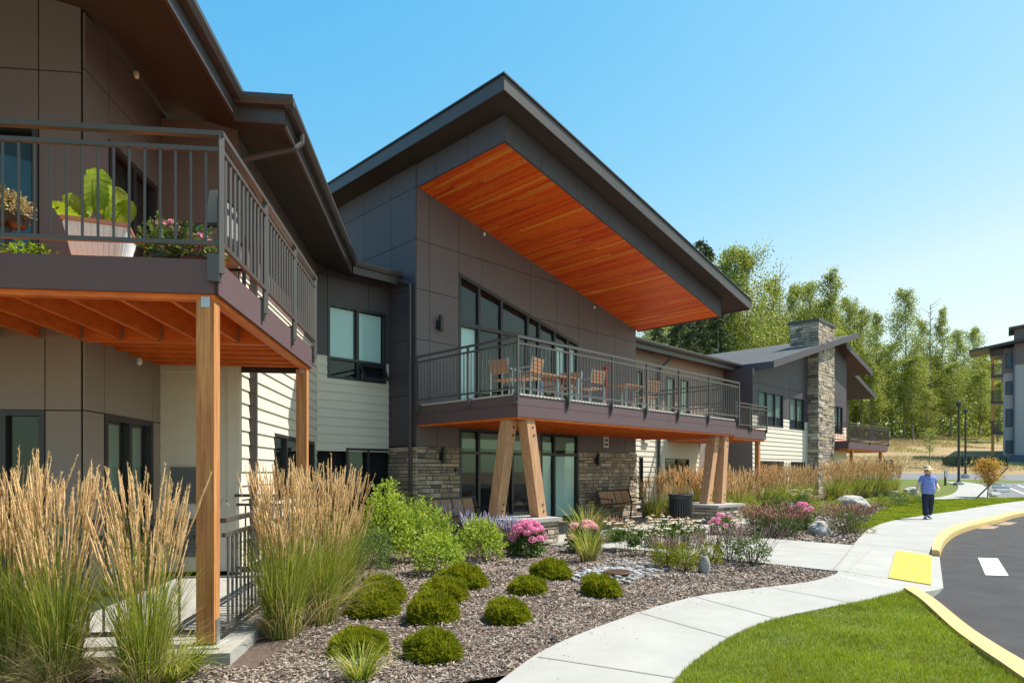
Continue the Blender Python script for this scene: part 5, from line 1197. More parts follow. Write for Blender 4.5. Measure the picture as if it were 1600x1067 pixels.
# ================================================================ trees
def tree(name, seed, h, leafm, nl=9000, crown0=.22, rmax=.16, L=.3, bare=0, dens=1, sparse=.5):
    e = empty(name, (0, 0, 0)); r = random.Random(seed); q = np.random.default_rng(seed)
    bx, by = r.uniform(-.03, .03), r.uniform(-.03, .03); P = lambda t: Vector((bx * h * math.sin(t * 2.2), by * h * math.sin(t * 2.6), h * t))
    b = MB(); b.tube([P(t / 10) for t in range(11)], [h * .011 * (1 - .93 * t / 10) + .02 for t in range(11)], 7); C = []; 
    nb = 46
    for i in range(nb):
        t = crown0 + (1 - crown0) * (i + r.random()) / nb; prof = (math.sin(min(1, (t - crown0) / (1 - crown0) * 1.0) ** .8 * math.pi * .93 + .12)) ** .8 if not bare else .5
        ln = h * rmax * prof * r.uniform(.55, 1.25) + .3; a = r.uniform(0, 6.28); up = r.uniform(.45, 1.1); p = P(t)
        q1 = p + Vector((math.cos(a), math.sin(a), up * .7)) * ln * .55; q2 = q1 + Vector((math.cos(a + .2), math.sin(a + .2), up)) * ln * .5
        b.tube([p, q1, q2], [.05 * h / 20, .03 * h / 20, .012], 4, False); C += [(q1, ln), (q2, ln), (p.lerp(q1, .6), ln), (q1.lerp(q2, .5), ln)]
    b.build('trunk', 'bark', e, False, False)
    if not bare:
        c = np.array([tuple(x[0]) for x in C]); s = np.array([x[1] for x in C]); idx = q.integers(0, len(c), nl); 
        off = q.normal(0, 1, (nl, 3)) * (s[idx] * .17 + min(.18, h * .012))[:, None] * np.array([1, 1, .8]); PP = c[idx] + off; D = rdir(nl, q); D[:, 2] -= .2; D /= np.linalg.norm(D, axis=1)[:, None]
        quads('crown', leafquads(PP, D, L * q.uniform(.6, 1.2, nl), L * .62, q), leafm, e)
    return e
def conifer(seed, h):
    e = empty('conifer_tree', (0, 0, 0)); r = random.Random(seed); q = np.random.default_rng(seed); b = MB(); b.tube([(0, 0, 0), (0, 0, h)], [h * .012, .03], 7); C = []; D = []
    for i in range(110):
        t = .12 + .87 * i / 110; ln = h * .19 * (1 - t) ** .75 * r.uniform(.75, 1.2) + .25; a = r.uniform(0, 6.28); n = int(18 + ln * 26)
        for k in range(n):
            s = (k + r.random()) / n; C.append((math.cos(a) * ln * s + r.gauss(0, .16), math.sin(a) * ln * s + r.gauss(0, .16), h * t + ln * (.15 * s - .42 * s * s) + r.gauss(0, .1))); D.append((math.cos(a) + r.gauss(0, .6), math.sin(a) + r.gauss(0, .6), -.4))
    D = np.array(D); D /= np.linalg.norm(D, axis=1)[:, None]; b.build('trunk', 'bark', e, False, False)
    quads('crown', leafquads(np.array(C), D, .42, .16, q), 'treedark', e); return e
TR = [tree('cottonwood_tree', 200 + i, 20, 'treeleaf', 9500, .18 + .07 * (i % 3), .105 + .025 * (i % 3), .26) for i in range(6)]
LT = [('tallest cottonwood left of the middle gap, pale trunk showing', 1412, 459, 98), ]
tl = [(1108, 408, 84, 'slim cottonwood just right of the slanted roof tip, left one'), (1138, 396, 82, 'cottonwood directly behind the slanted roof tip'), (1172, 398, 80, 'tall cottonwood between roof tip and stone chimney'), (1200, 440, 86, 'cottonwood with thin crown left of the chimney'), (1243, 452, 90, 'cottonwood rising directly behind the chimney, left one'), (1268, 446, 92, 'cottonwood rising directly behind the chimney top'), (1293, 434, 90, 'cottonwood just right of the chimney top'), (1322, 470, 95, 'cottonwood above the apex of the far gable'),
 (1345, 488, 96, 'cottonwood above the right slope of the far gable'), (1372, 492, 100, 'cottonwood left of the tallest one in the right group'), (1412, 458, 98, 'tallest cottonwood of the right group with a long pale trunk'), (1440, 505, 101, 'cottonwood immediately right of the tallest one in the right group'), (1470, 488, 99, 'cottonwood above the street lamp'), (1497, 520, 103, 'cottonwood between street lamp and grey apartment block'), (1518, 516, 105, 'cottonwood just left of the apartment block roof tip'), (1545, 548, 107, 'cottonwood partly behind the apartment block'),
 (1020, 480, 70, 'cottonwood peeking out under the cedar ceiling'), (1080, 455, 78, 'cottonwood hidden behind the far end of the slanted roof'), (1220, 500, 97, 'small cottonwood behind the far shingle roof'), (1395, 540, 104, 'short cottonwood filling the gap left of the tallest right one'), (1458, 556, 106, 'short cottonwood behind the street lamp'), (1335, 540, 104, 'short cottonwood behind the far gable soffit'), (1427, 560, 95, 'short leafy cottonwood right of the tall pale trunk'), (1485, 570, 97, 'short leafy cottonwood right of the street lamp'), (1365, 570, 94, 'short leafy cottonwood above the far balcony'), (1530, 580, 97, 'short leafy cottonwood in front of the block balconies'),
 (1155, 470, 92, 'cottonwood in the second row behind the roof tip'), (1185, 480, 95, 'cottonwood in the second row left of the chimney'), (1256, 500, 99, 'cottonwood in the second row behind the chimney'), (1305, 500, 100, 'cottonwood in the second row right of the chimney'), (1558, 600, 92, 'short cottonwood showing through the block balconies'), (1445, 610, 92, 'lowest leafy cottonwood at the wood edge above the young tree')]
sp = []
for i, (px, py, y, l) in enumerate(tl):
    zt_ = CAMH + (HOR - py) / 1000 * y; h = zt_ - T(y) + .4; s = h / 20; wx = s * (random.uniform(.6, .8) if px > 1330 else random.uniform(.66, .9)) if py < 530 else s * 1.4
    sp.append((((px - 800) / 1000 * y, y, T(y) - .4), i * 1.3, (wx, wx, s), l))
series(TR, sp, 'tree', 'cottonwood trees along the slope')
sp = []
ORD = 'leftmost second third fourth fifth sixth seventh eighth ninth tenth eleventh twelfth thirteenth fourteenth fifteenth sixteenth seventeenth eighteenth nineteenth twentieth twenty-first twenty-second twenty-third twenty-fourth twenty-fifth twenty-sixth twenty-seventh twenty-eighth twenty-ninth thirtieth thirty-first thirty-second thirty-third rightmost'.split()
for i in range(34):
    px = 1020 + i * 16.5 + random.uniform(-5, 5); y = random.uniform(116, 138); py = random.uniform(560, 610) if px > 1340 else random.uniform(480, 545); h = CAMH + (HOR - py) / 1000 * y - T(y) + .4; s = h / 20
    sp.append((((px - 800) / 1000 * y, y, T(y) - .4), i * 2.3, (s * 1.5, s * 1.5, s), 'dim tree in the back row of the wood, ' + ORD[i] + (' of the row' if i in (0, 33) else ' from the left')))
series([copy_tree(t) for t in TR[:3]], sp, 'tree', 'back row of cottonwoods in the wood')
CN = conifer(301, 20)
sp = []
for i, (px, py, y, l) in enumerate([(1099, 370, 76, 'dark conifer whose tip shows above the slanted roof'), (1062, 470, 66, 'dark conifer filling the gap under the roof end, left one'), (1096, 478, 66, 'dark conifer filling the gap under the roof end, right one'), (1122, 470, 72, 'dark conifer behind the beige middle wall roof'), (1208, 520, 88, 'dark conifer low behind the shingle roof'), (1030, 490, 62, 'dark conifer just past the end of the cedar ceiling, low'), (1080, 500, 60, 'short dark conifer nearest behind the long gutter')]):
    h = CAMH + (HOR - py) / 1000 * y - T(y) + .4; s = h / 20; sp.append((((px - 800) / 1000 * y, y, T(y) - .4), i * 2., (s * 1.0, s * 1.0, s), l))
series(CN, sp, 'tree', 'dark conifers behind the pavilion')
bt = [tree('bare_tree', 320, 20, None, 0, .35, .09, .3, 1)]
sp = []
for i, (px, py, y, l) in enumerate([(1220, 425, 88, 'leafless thin tree left of the chimney'), (1455, 478, 99, 'leafless thin tree right of the tallest cottonwood')]):
    h = CAMH + (HOR - py) / 1000 * y - T(y) + .4; s = h / 20; sp.append((((px - 800) / 1000 * y, y, T(y) - .4), i, (s, s, s), l))
series(bt, sp, 'tree', 'leafless trees in the wood')
# understory: one mass
q = np.random.default_rng(77); n = 42000; cx = q.uniform(.18, .86, 400); cy = q.uniform(98, 124, 400); hh = q.uniform(1.5, 8.5, 400)
i_ = q.integers(0, 400, n); PP = np.stack([cx[i_] * cy[i_] + q.normal(0, 1.3, n), cy[i_] + q.normal(0, 1.2, n), np.array([T(v) for v in cy])[i_] + hh[i_] * q.uniform(-.1, 1, n)], 1)
tag(quads('undergrowth', leafquads(PP, rdir(n, q), q.uniform(.3, .7, n), .32, q), 'treeleaf'), 'leafy undergrowth at the foot of the wood', 'undergrowth', None, 'stuff')
# young tree, maple with stake
e = tree('young_tree', 330, 5, 'treeleaf', 1100, .38, .16, .16); p = gp(1452, 726); place(e, (p.x, p.y, p.z - .1), 0, (p.y / 1000 * 56 / 5) / 1.0, 'young staked tree alone on the dry slope', None, cat='tree', cop=False)
e = tree('maple_tree', 331, 3, 'maple', 2600, .36, .26, .15); p = gp(1543, 777); s = p.y / 1000 * 56 / 3; place(e, (p.x, p.y, p.z - .05), 0, s, 'small orange and yellow maple leaning beside the walk at the right', None, cat='tree', cop=False)
b = MB(); b.tube([(p.x - .75, p.y - .2, p.z - .1), (p.x + 1.0, p.y, p.z + 1.45)], .035, 6); b.build('stake', 'stem').parent = None
o = bpy.data.objects['stake']; tag(o, 'slanted dark stake propping the orange maple', 'stake')

# ================================================================ street things
def lamp(px, pyb, pyt, label, arm=True, r0=.06):
    p = gp(px, pyb); y = p.y; h = (pyb - pyt) / 1000 * y; e = empty('street_lamp', tuple(p), label, 'street lamp', 'black lamp posts by the far walk')
    a = MB(); a.lathe(tuple(p), [(.28, -.1), (.28, .12), (.24, .14)], 14); a.build('footing', 'concgrey', e)
    a = MB(); a.lathe(tuple(p), [(.14, .14), (.14, .18), (r0 + .03, .2), (r0, .3), (r0 * .8, h - .1), (.03, h)], 10); a.build('pole', 'black', e)
    a = MB(); a.box(p.x - .5, p.x + .08, p.y - .14, p.y + .14, p.z + h - .05, p.z + h + .04) if arm else a.lathe((p.x, p.y, p.z + h), [(.05, -.3), (.14, -.2), (.14, 0), (.03, .05)], 10); a.build('lamp_head', 'black', e)
lamp(1498, 757, 628, 'nearer tall black lamp post with square head by the curved walk', False, .07)
lamp(1508.5, 744, 640, 'thinner black lamp post just right of the nearer one', False, .07)
p = gp(1477, 757); e = empty('sign_post', tuple(p), 'small white sign on a short brown post on the lawn', 'sign'); k = p.y / 1000
a = MB(); a.bar((p.x, p.y, p.z - .1), (p.x, p.y, p.z + 22 * k), 2.6 * k * 1.0); a.build('post', 'stem', e)
a = MB(); a.box(p.x - 2.0 * k, p.x + 2.6 * k, p.y - .10, p.y - .07, p.z + 12 * k, p.z + 23 * k); a.build('sign_panel', 'white', e)
for i, (px, l) in enumerate([(1331, 'leftmost low bollard beyond the far road'), (1352, 'bollard second from the left beyond the far road'), (1371, 'bollard just left of the right balcony post beyond the road'), (1384, 'bollard just right of the right balcony post beyond the road'), (1393.5, 'rightmost low bollard beyond the far road')]):
    y = 53.; x = (px - 800) / 1000 * y; a = MB(); a.lathe((x, y, T(y) - .3), [(.12, 0), (.12, .95), (.15, .97), (.15, 1.05), (.04, 1.12)], 10); tag(a.build('bollard', 'black', None, True), l, 'bollard', 'short bollards along the far road')
y = 57.; x0, x1 = .690 * y, .775 * y; b = MB(); b.hexa([(x0 + .1, y, T(y) - .3), (x1 - .1, y, T(y) - .3), (x1 - .1, y + 1.5, T(y) - .3), (x0 + .1, y + 1.5, T(y) - .3), (x0, y - .1, T(y) + .65), (x1, y - .1, T(y) + .65), (x1, y + 1.6, T(y) + .65), (x0, y + 1.6, T(y) + .65)])
for k in range(9): xx = x0 + .2 + k * (x1 - x0 - .4) / 8; b.box(xx, xx + .08, y - .16, y - .05, T(y) - .2, T(y) + .6)
b.box(x0 - .08, x1 + .08, y - .2, y - .02, T(y) + .6, T(y) + .7)
tag(b.build('skip_container', 'green'), 'long low dark green open container on the slope by the lamp posts', 'container')
for i, (px, py, l) in enumerate([(1556, 757, 'white wheel stop farthest along the parking edge'), (1566, 762, 'white wheel stop in the middle of the curve'), (1566, 768, 'white wheel stop below the middle one'), (1553, 773, 'white wheel stop nearest the maple')]):
    p = gp(px, py); a = MB(); d = Vector((1, -.6 + .4 * i, 0)).normalized() * .45; a.bar((p.x - d.x, p.y - d.y, p.z + .06), (p.x + d.x, p.y + d.y, p.z + .06), .22, .13); tag(a.build('wheel_stop', 'white'), l, 'wheel stop', 'white wheel stops at the parking edge')

# --- bin and benches
p = gp(1063.5, 828); y = p.y + .3; cx, cy = (1063.5 - 800) / 1000 * y, y; e = empty('litter_bin', (cx, cy, 0), 'black slatted steel litter bin standing by the far stone pier', 'bin'); R = .29
a = MB(); 
for k in range(30): t = k * 6.283 / 30; a.bar((cx + R * math.cos(t), cy + R * math.sin(t), .04), (cx + R * math.cos(t), cy + R * math.sin(t), .86), .042, .008, (math.cos(t), math.sin(t), 0))
a.build('slats', 'black', e); a = MB(); a.lathe((cx, cy, 0), [(R - .03, .02), (R - .03, .80)], 24); a.build('liner', 'core', e)
a = MB(); a.tube([(cx + R * 1.03 * math.cos(k * .3142), cy + R * 1.03 * math.sin(k * .3142), .88) for k in range(21)], .025, 6); a.lathe((cx, cy, 0), [(R + .01, .0), (R + .01, .05)], 24); a.build('rim', 'black', e)
def bench(label, loc, rz, wd=1.5, back='slat'):
    e = empty('bench', (0, 0, 0), label, 'bench', 'park benches under the deck')
    a = MB()
    for k in range(4): a.box(-wd / 2, wd / 2, -.42 + k * .11, -.33 + k * .11, .43, .455)
    a.build('seat', 'slat', e)
    a = MB()
    for k in range(4):
        x0 = -wd / 2 + .04 + k * (wd - .08) / 4; z = (.50, .86); a.hexa([(x0, .03, z[0]), (x0 + wd / 4 - .05, .03, z[0]), (x0 + wd / 4 - .05, .055, z[0]), (x0, .055, z[0]), (x0, .14, z[1]), (x0 + wd / 4 - .05, .14, z[1]), (x0 + wd / 4 - .05, .165, z[1]), (x0, .165, z[1])])
    a.build('backrest', 'slat', e)
    a = MB(); a.bar((-wd / 2 - .02, .165, .88), (wd / 2 + .02, .165, .88), .05, .04); a.bar((-wd / 2 - .02, .05, .48), (wd / 2 + .02, .05, .48), .04, .04)
    for x in (-wd / 2 - .02, wd / 2 + .02, 0): a.bar((x, .03, .44), (x, .17, .9), .045, .035)
    a.build('frame', 'black', e)
    for x in (-wd / 2, wd / 2):
        a = MB(); a.bar((x, -.40, 0), (x, -.38, .64), .045, .03); a.bar((x, -.40, .64), (x, .10, .66), .05, .03); a.build('armrest', 'slat' if False else 'black', e)
        a = MB(); a.bar((x, .06, 0), (x, .03, .46), .045, .03); a.bar((x, -.38, .42), (x, .04, .42), .04, .03); a.build('leg', 'black', e)
    e.location = loc; e.rotation_euler.z = rz; return e
pb = uv(.15, 1.9); bench('dark framed wooden bench behind the shrubs beside the near pier', (*uv(.12, 2.05), 0), rad(45 + 4), 1.45)
bench('dark framed wooden bench against the stone wall right of the glazed doors', (*uv(7.25, 2.8), 0), rad(45), 1.6)

# --- furniture on the deck
def dchair(label, loc, rz, grp='slatted outdoor chairs on the upper deck'):
    e = empty('outdoor_chair', (0, 0, 0), label, 'chair', grp); a = MB()
    for k in range(5): a.box(-.22, .22, -.22 + k * .09, -.14 + k * .09, .43, .45)
    a.build('seat', 'slat', e); a = MB()
    for k in range(4): z0 = .56 + k * .078; a.hexa([(-.23, .20 + k * .015, z0), (.23, .20 + k * .015, z0), (.23, .225 + k * .015, z0), (-.23, .225 + k * .015, z0), (-.23, .21 + k * .015, z0 + .07), (.23, .21 + k * .015, z0 + .07), (.23, .235 + k * .015, z0 + .07), (-.23, .235 + k * .015, z0 + .07)])
    a.build('backrest', 'slat', e)
    for sx in (-.25, .25):
        a = MB(); a.bar((sx, -.22, 0), (sx, -.22, .64), .03); a.bar((sx, -.23, .64), (sx, .23, .66), .045, .025); a.build('leg', 'galv', e)
        a = MB(); a.bar((sx, .22, 0), (sx, .20, .5), .03); a.bar((sx, .20, .5), (sx, .27, .88), .03); a.build('leg', 'galv', e)
    e.location = loc; e.rotation_euler.z = rz; return e
def at_deck(px, v): F_ = Face(uv(0, v), CU, -CV); return (*uv(F_.s(px), v), DK)
dchair('slatted chair nearest the deck corner, its back to the railing', at_deck(824, .7), rad(45 + 180 + 15)); dchair('slatted chair behind the left railing beside the cyan blind', at_deck(790, 1.2), rad(45 + 100))
dchair('slatted chair turned towards the table, right of it', at_deck(890, 1.1), rad(45 - 60)); dchair('slatted chair midway along the deck with its back to the railing', at_deck(922, .8), rad(45 + 180))
dchair('slatted chair farthest along the deck by the lounge table', at_deck(1010, .8), rad(45 + 170)); dchair('slatted chair against the wall behind the table', at_deck(868, 2.3), rad(45))
def dtable(label, loc, rz, w_=1.5):
    e = empty('outdoor_table', (0, 0, 0), label, 'table', 'slatted tables on the upper deck'); a = MB()
    for k in range(8): a.box(-w_ / 2, w_ / 2, -.40 + k * .1, -.31 + k * .1, .70, .725)
    a.build('tabletop', 'slat', e)
    for sx in (-1, 1):
        for sy in (-1, 1): a = MB(); a.bar((sx * (w_ / 2 - .06), sy * .34, 0), (sx * (w_ / 2 - .06), sy * .34, .70), .05); a.build('leg', 'galv', e)
    e.location = loc; e.rotation_euler.z = rz
dtable('slatted table near the deck corner between the chairs', at_deck(855, 1.5), rad(45)); dtable('small slatted table towards the far end of the deck', at_deck(975, 1.2), rad(45), .9)
a = MB(); p = Vector(at_deck(947, 2.2)); a.lathe(tuple(p), [(.05, 0), (.05, 1.35), (.12, 1.36), (.12, 1.42), (.03, 1.46)], 10); tag(a.build('beacon_post', 'red'), 'small red topped post behind the deck railing', 'post')

# --- things on the left balcony
def Lp(px, b, z=DZ): F_ = Face(L2(0, b), LU, -LV); s_ = F_.s(px); return L3(s_, b, z)
p = Lp(158, .62); e = empty('planter', tuple(p), 'tall pale ribbed planter with brown rim on the left balcony', 'planter'); a = MB()
def frus(mb, c, r0, r1, z0, z1, rz=0): 
    P8 = []
    for rr_, z in ((r0, z0), (r1, z1)):
        for k in range(4): t = rz + math.pi / 4 + k * math.pi / 2; P8.append((c[0] + rr_ * 1.414 * math.cos(t), c[1] + rr_ * 1.414 * math.sin(t), c[2] + z))
    mb.hexa(P8)
frus(a, p, .155, .235, .0, .40, .4); a.build('pot_body', 'planter', e)
a = MB(); 
for k in range(4):
    for j in range(9):
        t = .4 + k * math.pi / 2; nrm = Vector((math.cos(t), math.sin(t), 0)); tg = Vector((-nrm.y, nrm.x, 0)); f_ = (j - 4) / 4.6
        a.bar(p + nrm * .158 + tg * f_ * .15 + Vector((0, 0, .005)), p + nrm * .238 + tg * f_ * .23 + Vector((0, 0, .395)), .014, .014, tuple(nrm))
a.build('pot_ribs', 'planter', e); a = MB(); frus(a, p, .25, .25, .40, .435, .4); a.build('pot_rim', 'terra', e); 
def bigleaf(mb, base, tip, w_, seed):
    base, tip = Vector(base), Vector(tip); d = tip - base; L = d.length; d.normalize(); s = d.cross(Vector((.2, 1, .1))).normalized(); s = (s + s.cross(d) * (.9 * math.sin(seed * 2.3))).normalized(); n = s.cross(d); rr_ = random.Random(seed); K = 14; rows = []
    for i in range(K + 1):
        t = i / K; ww = w_ * (max(0, math.sin(math.pi * t ** .85)) ** .42) * .62 + .002; c = base + d * L * t + n * (.10 * L * math.sin(t * 3)); row = []
        for j in range(-4, 5): u = j / 4; row.append(c + s * ww * u + n * (.12 * ww * abs(u) ** 1.5 + .010 * math.cos(i * 3.1) * abs(u)) - d * (.22 * L * (1 - t) ** 2 * abs(u)) + d * .10 * ww * (1 - abs(u)) * t)
        rows.append(row)
    b0 = len(mb.v); mb.v += [tuple(x) for r_ in rows for x in r_]
    for i in range(K):
        for j in range(8): a0 = b0 + i * 9 + j; mb.f.append((a0, a0 + 1, a0 + 10, a0 + 9))
e2 = empty('elephant_ear_plant', tuple(p + Vector((0, 0, .43))), 'large lime leaved plant growing in the pale ribbed planter', 'potted plant'); c = p + Vector((0, 0, .42))
lv = [((-.05, -.04, .22), (-.03, -.06, .54), .27), ((.07, -.08, .07), (.14, -.12, .37), .21), ((-.13, -.05, .12), (-.26, -.08, .30), .15), ((-.20, -.08, .10), (-.37, -.12, .19), .09), ((.06, -.08, .0), (.25, -.14, .06), .10), ((.02, .1, .2), (.06, .16, .46), .2), ((-.08, -.1, .0), (-.28, -.18, .10), .11), ((.08, .06, .12), (.22, .1, .30), .15)]
for i, (b0, t0, w_) in enumerate(lv):
    a = MB(); bigleaf(a, c + Vector(b0), c + Vector(t0), w_, i); raw('leaf', a.v, a.f, M['limeleaf'], e2, True)
a = MB()
for b0, t0, w_ in lv: a.tube([tuple(c), tuple(c + Vector(b0) * 1.0), tuple(c + Vector(b0) * .35 + Vector(t0) * .65 + Vector((0, -.012, 0)))], [.011, .008, .003], 5)
a.build('stems', 'limeleaf', e2)
def pot(name, c, r_, h, m, label): a = MB(); a.lathe(tuple(c), [(r_ * .7, 0), (r_ * .95, h * .8), (r_ * 1.05, h * .82), (r_ * 1.05, h), (r_ * .9, h)], 18); return tag(a.build(name, m, None, False), label, 'pot')
def potflower(c, seed, petal, n, label, h=.2, rx=.15):
    e = shrub('potted_flowers', seed, rx, h, 700, .05, .03, 'shrubd', 4, .2, .4, .6); r = np.random.default_rng(seed)
    for i in range(n):
        a = r.uniform(0, 6.28); q = c * 0; cc = np.array([rx * .9 * math.cos(a) * r.uniform(.2, 1), rx * .9 * math.sin(a) * r.uniform(.2, 1), h * r.uniform(1.0, 1.6)]); D = rdir(50, r)
        quads('flower_head', leafquads(cc + D * .024, D, .024, .022, r, 0), petal, e)
    e.location = c; tag(e, label, 'potted plant', None); return e
p1 = Lp(262, .42); pot('flower_pot', p1, .13, .13, 'bluepot', 'blue glazed pot on the left balcony by the railing'); potflower(p1 + Vector((0, 0, .10)), 401, 'pink', 7, 'pink flowers in the blue pot on the left balcony')
p1 = Lp(305, .30); pot('flower_pot', p1, .13, .11, 'black', 'dark pot in the balcony corner'); potflower(p1 + Vector((0, 0, .08)), 402, 'pink', 9, 'magenta flowers in the dark pot at the balcony corner', .12)
p1 = Lp(45, .7); pot('flower_pot', p1, .12, .09, 'black', 'low black bowl with trailing greenery on the left balcony'); e = shrub('trailing_plant', 403, .14, .08, 600, .05, .03, 'limeleaf', 3); e.location = p1 + Vector((0, 0, .07)); tag(e, 'yellow green trailing plant in the low black bowl', 'potted plant')
p1 = Lp(12, .8, DZ + .50); a = MB(); a.lathe(tuple(p1), [(.03, -.5), (.03, -.02), (.14, 0), (.17, .08), (.15, .08)], 14); tag(a.build('plant_stand', 'black'), 'black bowl stand at the left edge of the balcony', 'plant stand')
e = shrub('dried_shrub', 404, .13, .16, 1500, .03, .02, 'straw', 5); e.location = p1 + Vector((0, 0, .05)); tag(e, 'cream dried plant in the black bowl stand', 'potted plant')
# grey armchair and lantern
p1 = Lp(322, 1.15); e = empty('patio_armchair', tuple(p1), 'grey cushioned armchair in the corner of the left balcony', 'chair'); a = MB()
Q = lambda x, y, z: p1 + Vector((x, y, z))
def softbox(mb, x0, x1, y0, y1, z0, z1):
    n0 = len(mb.v); k = .035; mb.hexa([Q(x0 + k, y0 + k, z0), Q(x1 - k, y0 + k, z0), Q(x1 - k, y1 - k, z0), Q(x0 + k, y1 - k, z0), Q(x0, y0, z0 + k), Q(x1, y0, z0 + k), Q(x1, y1, z0 + k), Q(x0, y1, z0 + k)])
    mb.hexa([Q(x0, y0, z0 + k), Q(x1, y0, z0 + k), Q(x1, y1, z0 + k), Q(x0, y1, z0 + k), Q(x0 + k, y0 + k, z1), Q(x1 - k, y0 + k, z1), Q(x1 - k, y1 - k, z1), Q(x0 + k, y1 - k, z1)])
softbox(a, -.22, .24, -.25, .25, .36, .50); a.build('seat_cushion', 'cushion', e); a = MB(); softbox(a, .10, .24, -.25, .25, .50, .95); a.build('back_cushion', 'cushion', e)
a = MB()
for x in (-.26, .26):
    for y in (-.27, .27): a.bar(Q(x, y, 0), Q(x, y, .58 if x < 0 else .9), .03)
for y in (-.27, .27): a.bar(Q(-.27, y, .58), Q(.27, y, .60), .045, .03); a.bar(Q(-.26, y, .34), Q(.26, y, .34), .03)
a.bar(Q(.26, -.27, .9), Q(.26, .27, .9), .03); a.build('frame', 'black', e)
p1 = Lp(201, 1.0, DZ); e = empty('lantern', tuple(p1), 'small dark lantern on a slim stand beside the balcony door', 'lantern'); a = MB(); a.tube([tuple(p1), tuple(p1 + Vector((0, 0, .38)))], .012, 6); a.lathe(tuple(p1), [(.1, 0), (.1, .015), (.02, .02)], 12); a.build('stand', 'black', e)
a = MB(); a.lathe(tuple(p1 + Vector((0, 0, .38))), [(.06, 0), (.06, .02), (.045, .03), (.045, .12), (.06, .13), (.03, .17), (.01, .19)], 10); a.build('lantern_body', 'greymetal', e)

# ================================================================ the walking person
PX, PY = 1451, 812; fp_ = gp(1450, 811); H = 1.60; yv = fp_.y
per = empty('person', tuple(fp_), 'person in blue short sleeved shirt, dark trousers and wide straw hat walking on the path', 'person')
def skin(name, nodes, edges, m, parent, sub=2, root=0):
    me = bpy.data.meshes.new(name); me.from_pydata([Vector(n[:3]) for n in nodes], edges, []); me.materials.append(M[m])
    o = bpy.data.objects.new(name, me); COL.objects.link(o); o.parent = parent
    mod = o.modifiers.new('Skin', 'SKIN'); mod.use_smooth_shade = True; sv_ = me.skin_vertices[0].data
    for i, n in enumerate(nodes): sv_[i].radius = (n[3], n[4] if len(n) > 4 else n[3])
    roots = root if hasattr(root, '__len__') else [root]
    for rr_ in roots: sv_[rr_].use_root = True
    s = o.modifiers.new('Sub', 'SUBSURF'); s.levels = sub; s.render_levels = sub; return o
# local axes: x right in the picture, y away from the camera; facing the camera and a little left
B_ = [(0, 0, .86, .12, .10), (0, .0, 1.02, .13, .11), (-.005, 0, 1.20, .15, .12), (-.01, 0, 1.33, .12, .09), (-.015, -.005, 1.40, .06), (-.03, -.05, 1.46, .09), (-.03, -.045, 1.55, .125),
 (-.17, .0, 1.325, .055), (-.27, .0, 1.10, .048), (-.36, -.05, .92, .038), (-.385, -.07, .855, .030, .018),
 (.155, 0, 1.325, .055), (.27, .03, 1.10, .048), (.25, -.14, .97, .038), (.225, -.19, .95, .030, .018),
 (-.085, 0, .80, .085), (-.10, -.05, .46, .055), (-.11, -.10, .10, .038), (.085, 0, .80, .085), (.075, .02, .46, .055), (.07, .10, .12, .038)]
E_ = [(0, 1), (1, 2), (2, 3), (3, 4), (4, 5), (5, 6), (3, 7), (7, 8), (8, 9), (9, 10), (3, 11), (11, 12), (12, 13), (13, 14), (0, 15), (15, 16), (16, 17), (0, 18), (18, 19), (19, 20)]
roots = [0]
def fingers(c, d, sd_, th, bi):
    for k, (o_, l) in enumerate(((-.021, .062), (-.007, .072), (.007, .068), (.020, .052))):
        i0 = len(B_); s = Vector(c) + sd_ * o_; d2 = (d + sd_ * o_ * 4).normalized(); q = s + d2 * l * .5 + bi * .004; r = q + (d2 + bi * .8).normalized() * l * .5
        B_.extend([(*s, .0085), (*q, .008), (*r, .006)]); E_.extend([(i0, i0 + 1), (i0 + 1, i0 + 2)]); roots.append(i0)
    i0 = len(B_); s = Vector(c) - d * .03 - sd_ * .02; q = s - sd_ * .025 + d * .02; r = q + d * .028; B_.extend([(*s, .010), (*q, .009), (*r, .007)]); E_.extend([(i0, i0 + 1), (i0 + 1, i0 + 2)]); roots.append(i0)
fingers((-.392, -.078, .83), Vector((-.1, -.1, -1)).normalized(), Vector((.1, -1, 0)).normalized(), 0, Vector((1, 0, 0)))
fingers((.21, -.21, .935), Vector((-.6, -.6, -.4)).normalized(), Vector((0, -.5, -.8)).normalized(), 0, Vector((-.6, .4, 0)))
body = skin('body', B_, E_, 'skin', per, 2, roots)
shirt = skin('shirt', [(0, 0, .74, .235, .185), (0, 0, .98, .225, .185), (-.005, 0, 1.20, .205, .17), (-.01, 0, 1.325, .16, .12), (-.17, .0, 1.32, .082), (-.245, .0, 1.15, .085), (.155, 0, 1.32, .082), (.245, .03, 1.15, .085), (-.012, -.01, 1.385, .065)],
 [(0, 1), (1, 2), (2, 3), (3, 4), (4, 5), (3, 6), (6, 7), (3, 8)], 'shirt', per)
a = MB(); a.bar((-.10, -.10, 1.36), (-.03, -.14, 1.30), .06, .02, (0, 1, 0)); a.bar((.07, -.10, 1.36), (0, -.14, 1.30), .06, .02, (0, 1, 0)); a.build('collar', 'shirt', per, False, False)
tr = skin('trousers', [(0, 0, .96, .15, .12), (0, 0, .86, .165, .135), (-.085, -.01, .72, .115), (-.105, -.05, .44, .095), (-.115, -.095, .09, .085), (.085, .0, .72, .115), (.085, .02, .44, .095), (.08, .09, .11, .085)], [(0, 1), (1, 2), (2, 3), (3, 4), (1, 5), (5, 6), (6, 7)], 'jeans', per)
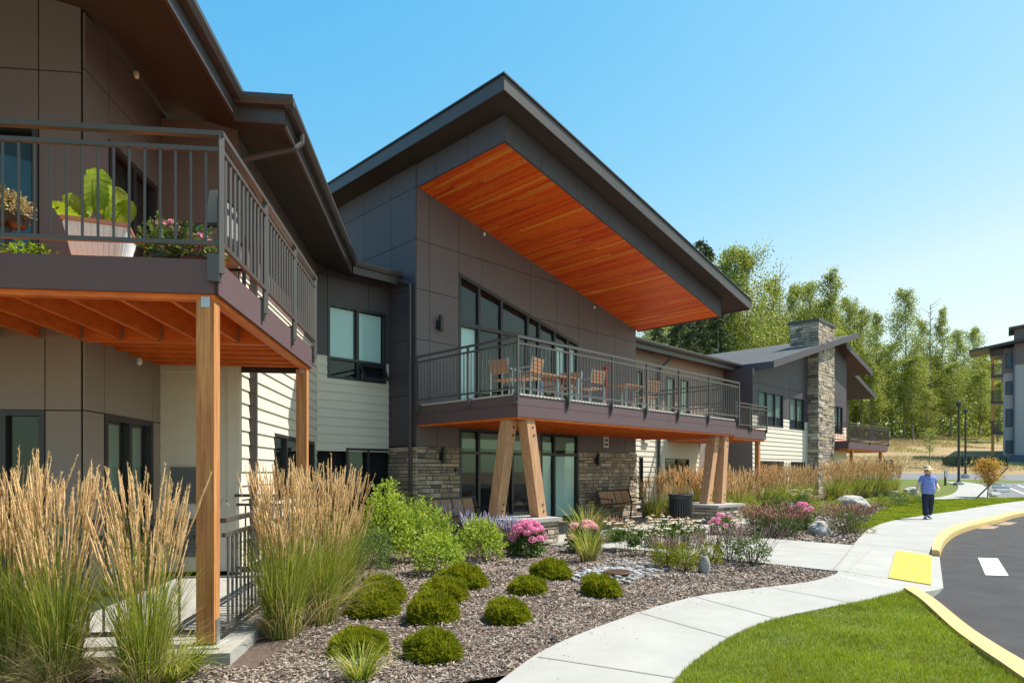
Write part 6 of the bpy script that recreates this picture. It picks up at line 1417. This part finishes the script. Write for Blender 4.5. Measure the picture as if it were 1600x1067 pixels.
for (x, y, z) in ((-.12, -.14, 0), (.07, .05, .015)):
    a = MB(); a.hexa([(x - .045, y - .13, z), (x + .045, y - .13, z), (x + .04, y + .12, z), (x - .04, y + .12, z), (x - .035, y - .10, z + .06), (x + .035, y - .10, z + .06), (x + .038, y + .10, z + .10), (x - .038, y + .10, z + .10)]); o = a.build('shoe', 'shoe', per, False, False)
    md = o.modifiers.new('Bevel', 'BEVEL'); md.width = .015; md.segments = 2
hx, hy, hz = -.035, -.055, 1.50
a = MB(); a.lathe((hx, hy + .085, hz - .06), [(.03, -.02), (.060, .03), (.066, .08), (.05, .13)], 14); a.build('hair', 'hair', per, True, False)
hb = MB(); hb.lathe((hx, hy + .03, hz + .095), [(.185, -.02), (.18, -.012), (.105, .012), (.098, .08), (.07, .115), (.01, .12)], 24); hb.build('hat', 'straw2', per, True, False)
bpy.data.objects['hat'].rotation_euler = (0, 0, 0)
a = MB()
for dx in (-.06, .01): a.lathe((hx + dx + .005, hy - .075, hz + .012), [(.010, -.006), (.013, 0), (.010, .006)], 8)
a.build('eyes', 'eye', body, False, False)
a = MB(); a.hexa([(hx - .035, hy - .082, hz - .02), (hx - .015, hy - .082, hz - .02), (hx - .015, hy - .06, hz - .02), (hx - .035, hy - .06, hz - .02), (hx - .03, hy - .083, hz + .02), (hx - .02, hy - .083, hz + .02), (hx - .02, hy - .06, hz + .02), (hx - .03, hy - .06, hz + .02)]); a.hexa([(hx - .034, hy - .098, hz - .018), (hx - .016, hy - .098, hz - .018), (hx - .013, hy - .07, hz - .022), (hx - .037, hy - .07, hz - .022), (hx - .03, hy - .09, hz + .012), (hx - .02, hy - .09, hz + .012), (hx - .02, hy - .07, hz + .012), (hx - .03, hy - .07, hz + .012)]); a.build('nose', 'skin', body, True, False)
a = MB(); a.box(hx - .045, hx - .005, hy - .086, hy - .07, hz - .052, hz - .042); a.build('mouth', 'lip', body, False, False)
a = MB()
for dx in (-.09, .09): a.lathe((hx + dx, hy + .015, hz - .01), [(.006, -.03), (.016, -.01), (.018, .012), (.008, .028)], 8)
a.build('ears', 'skin', body, True, False)
per.rotation_euler.z = rad(-6); per.scale = (.97, .97, .97)
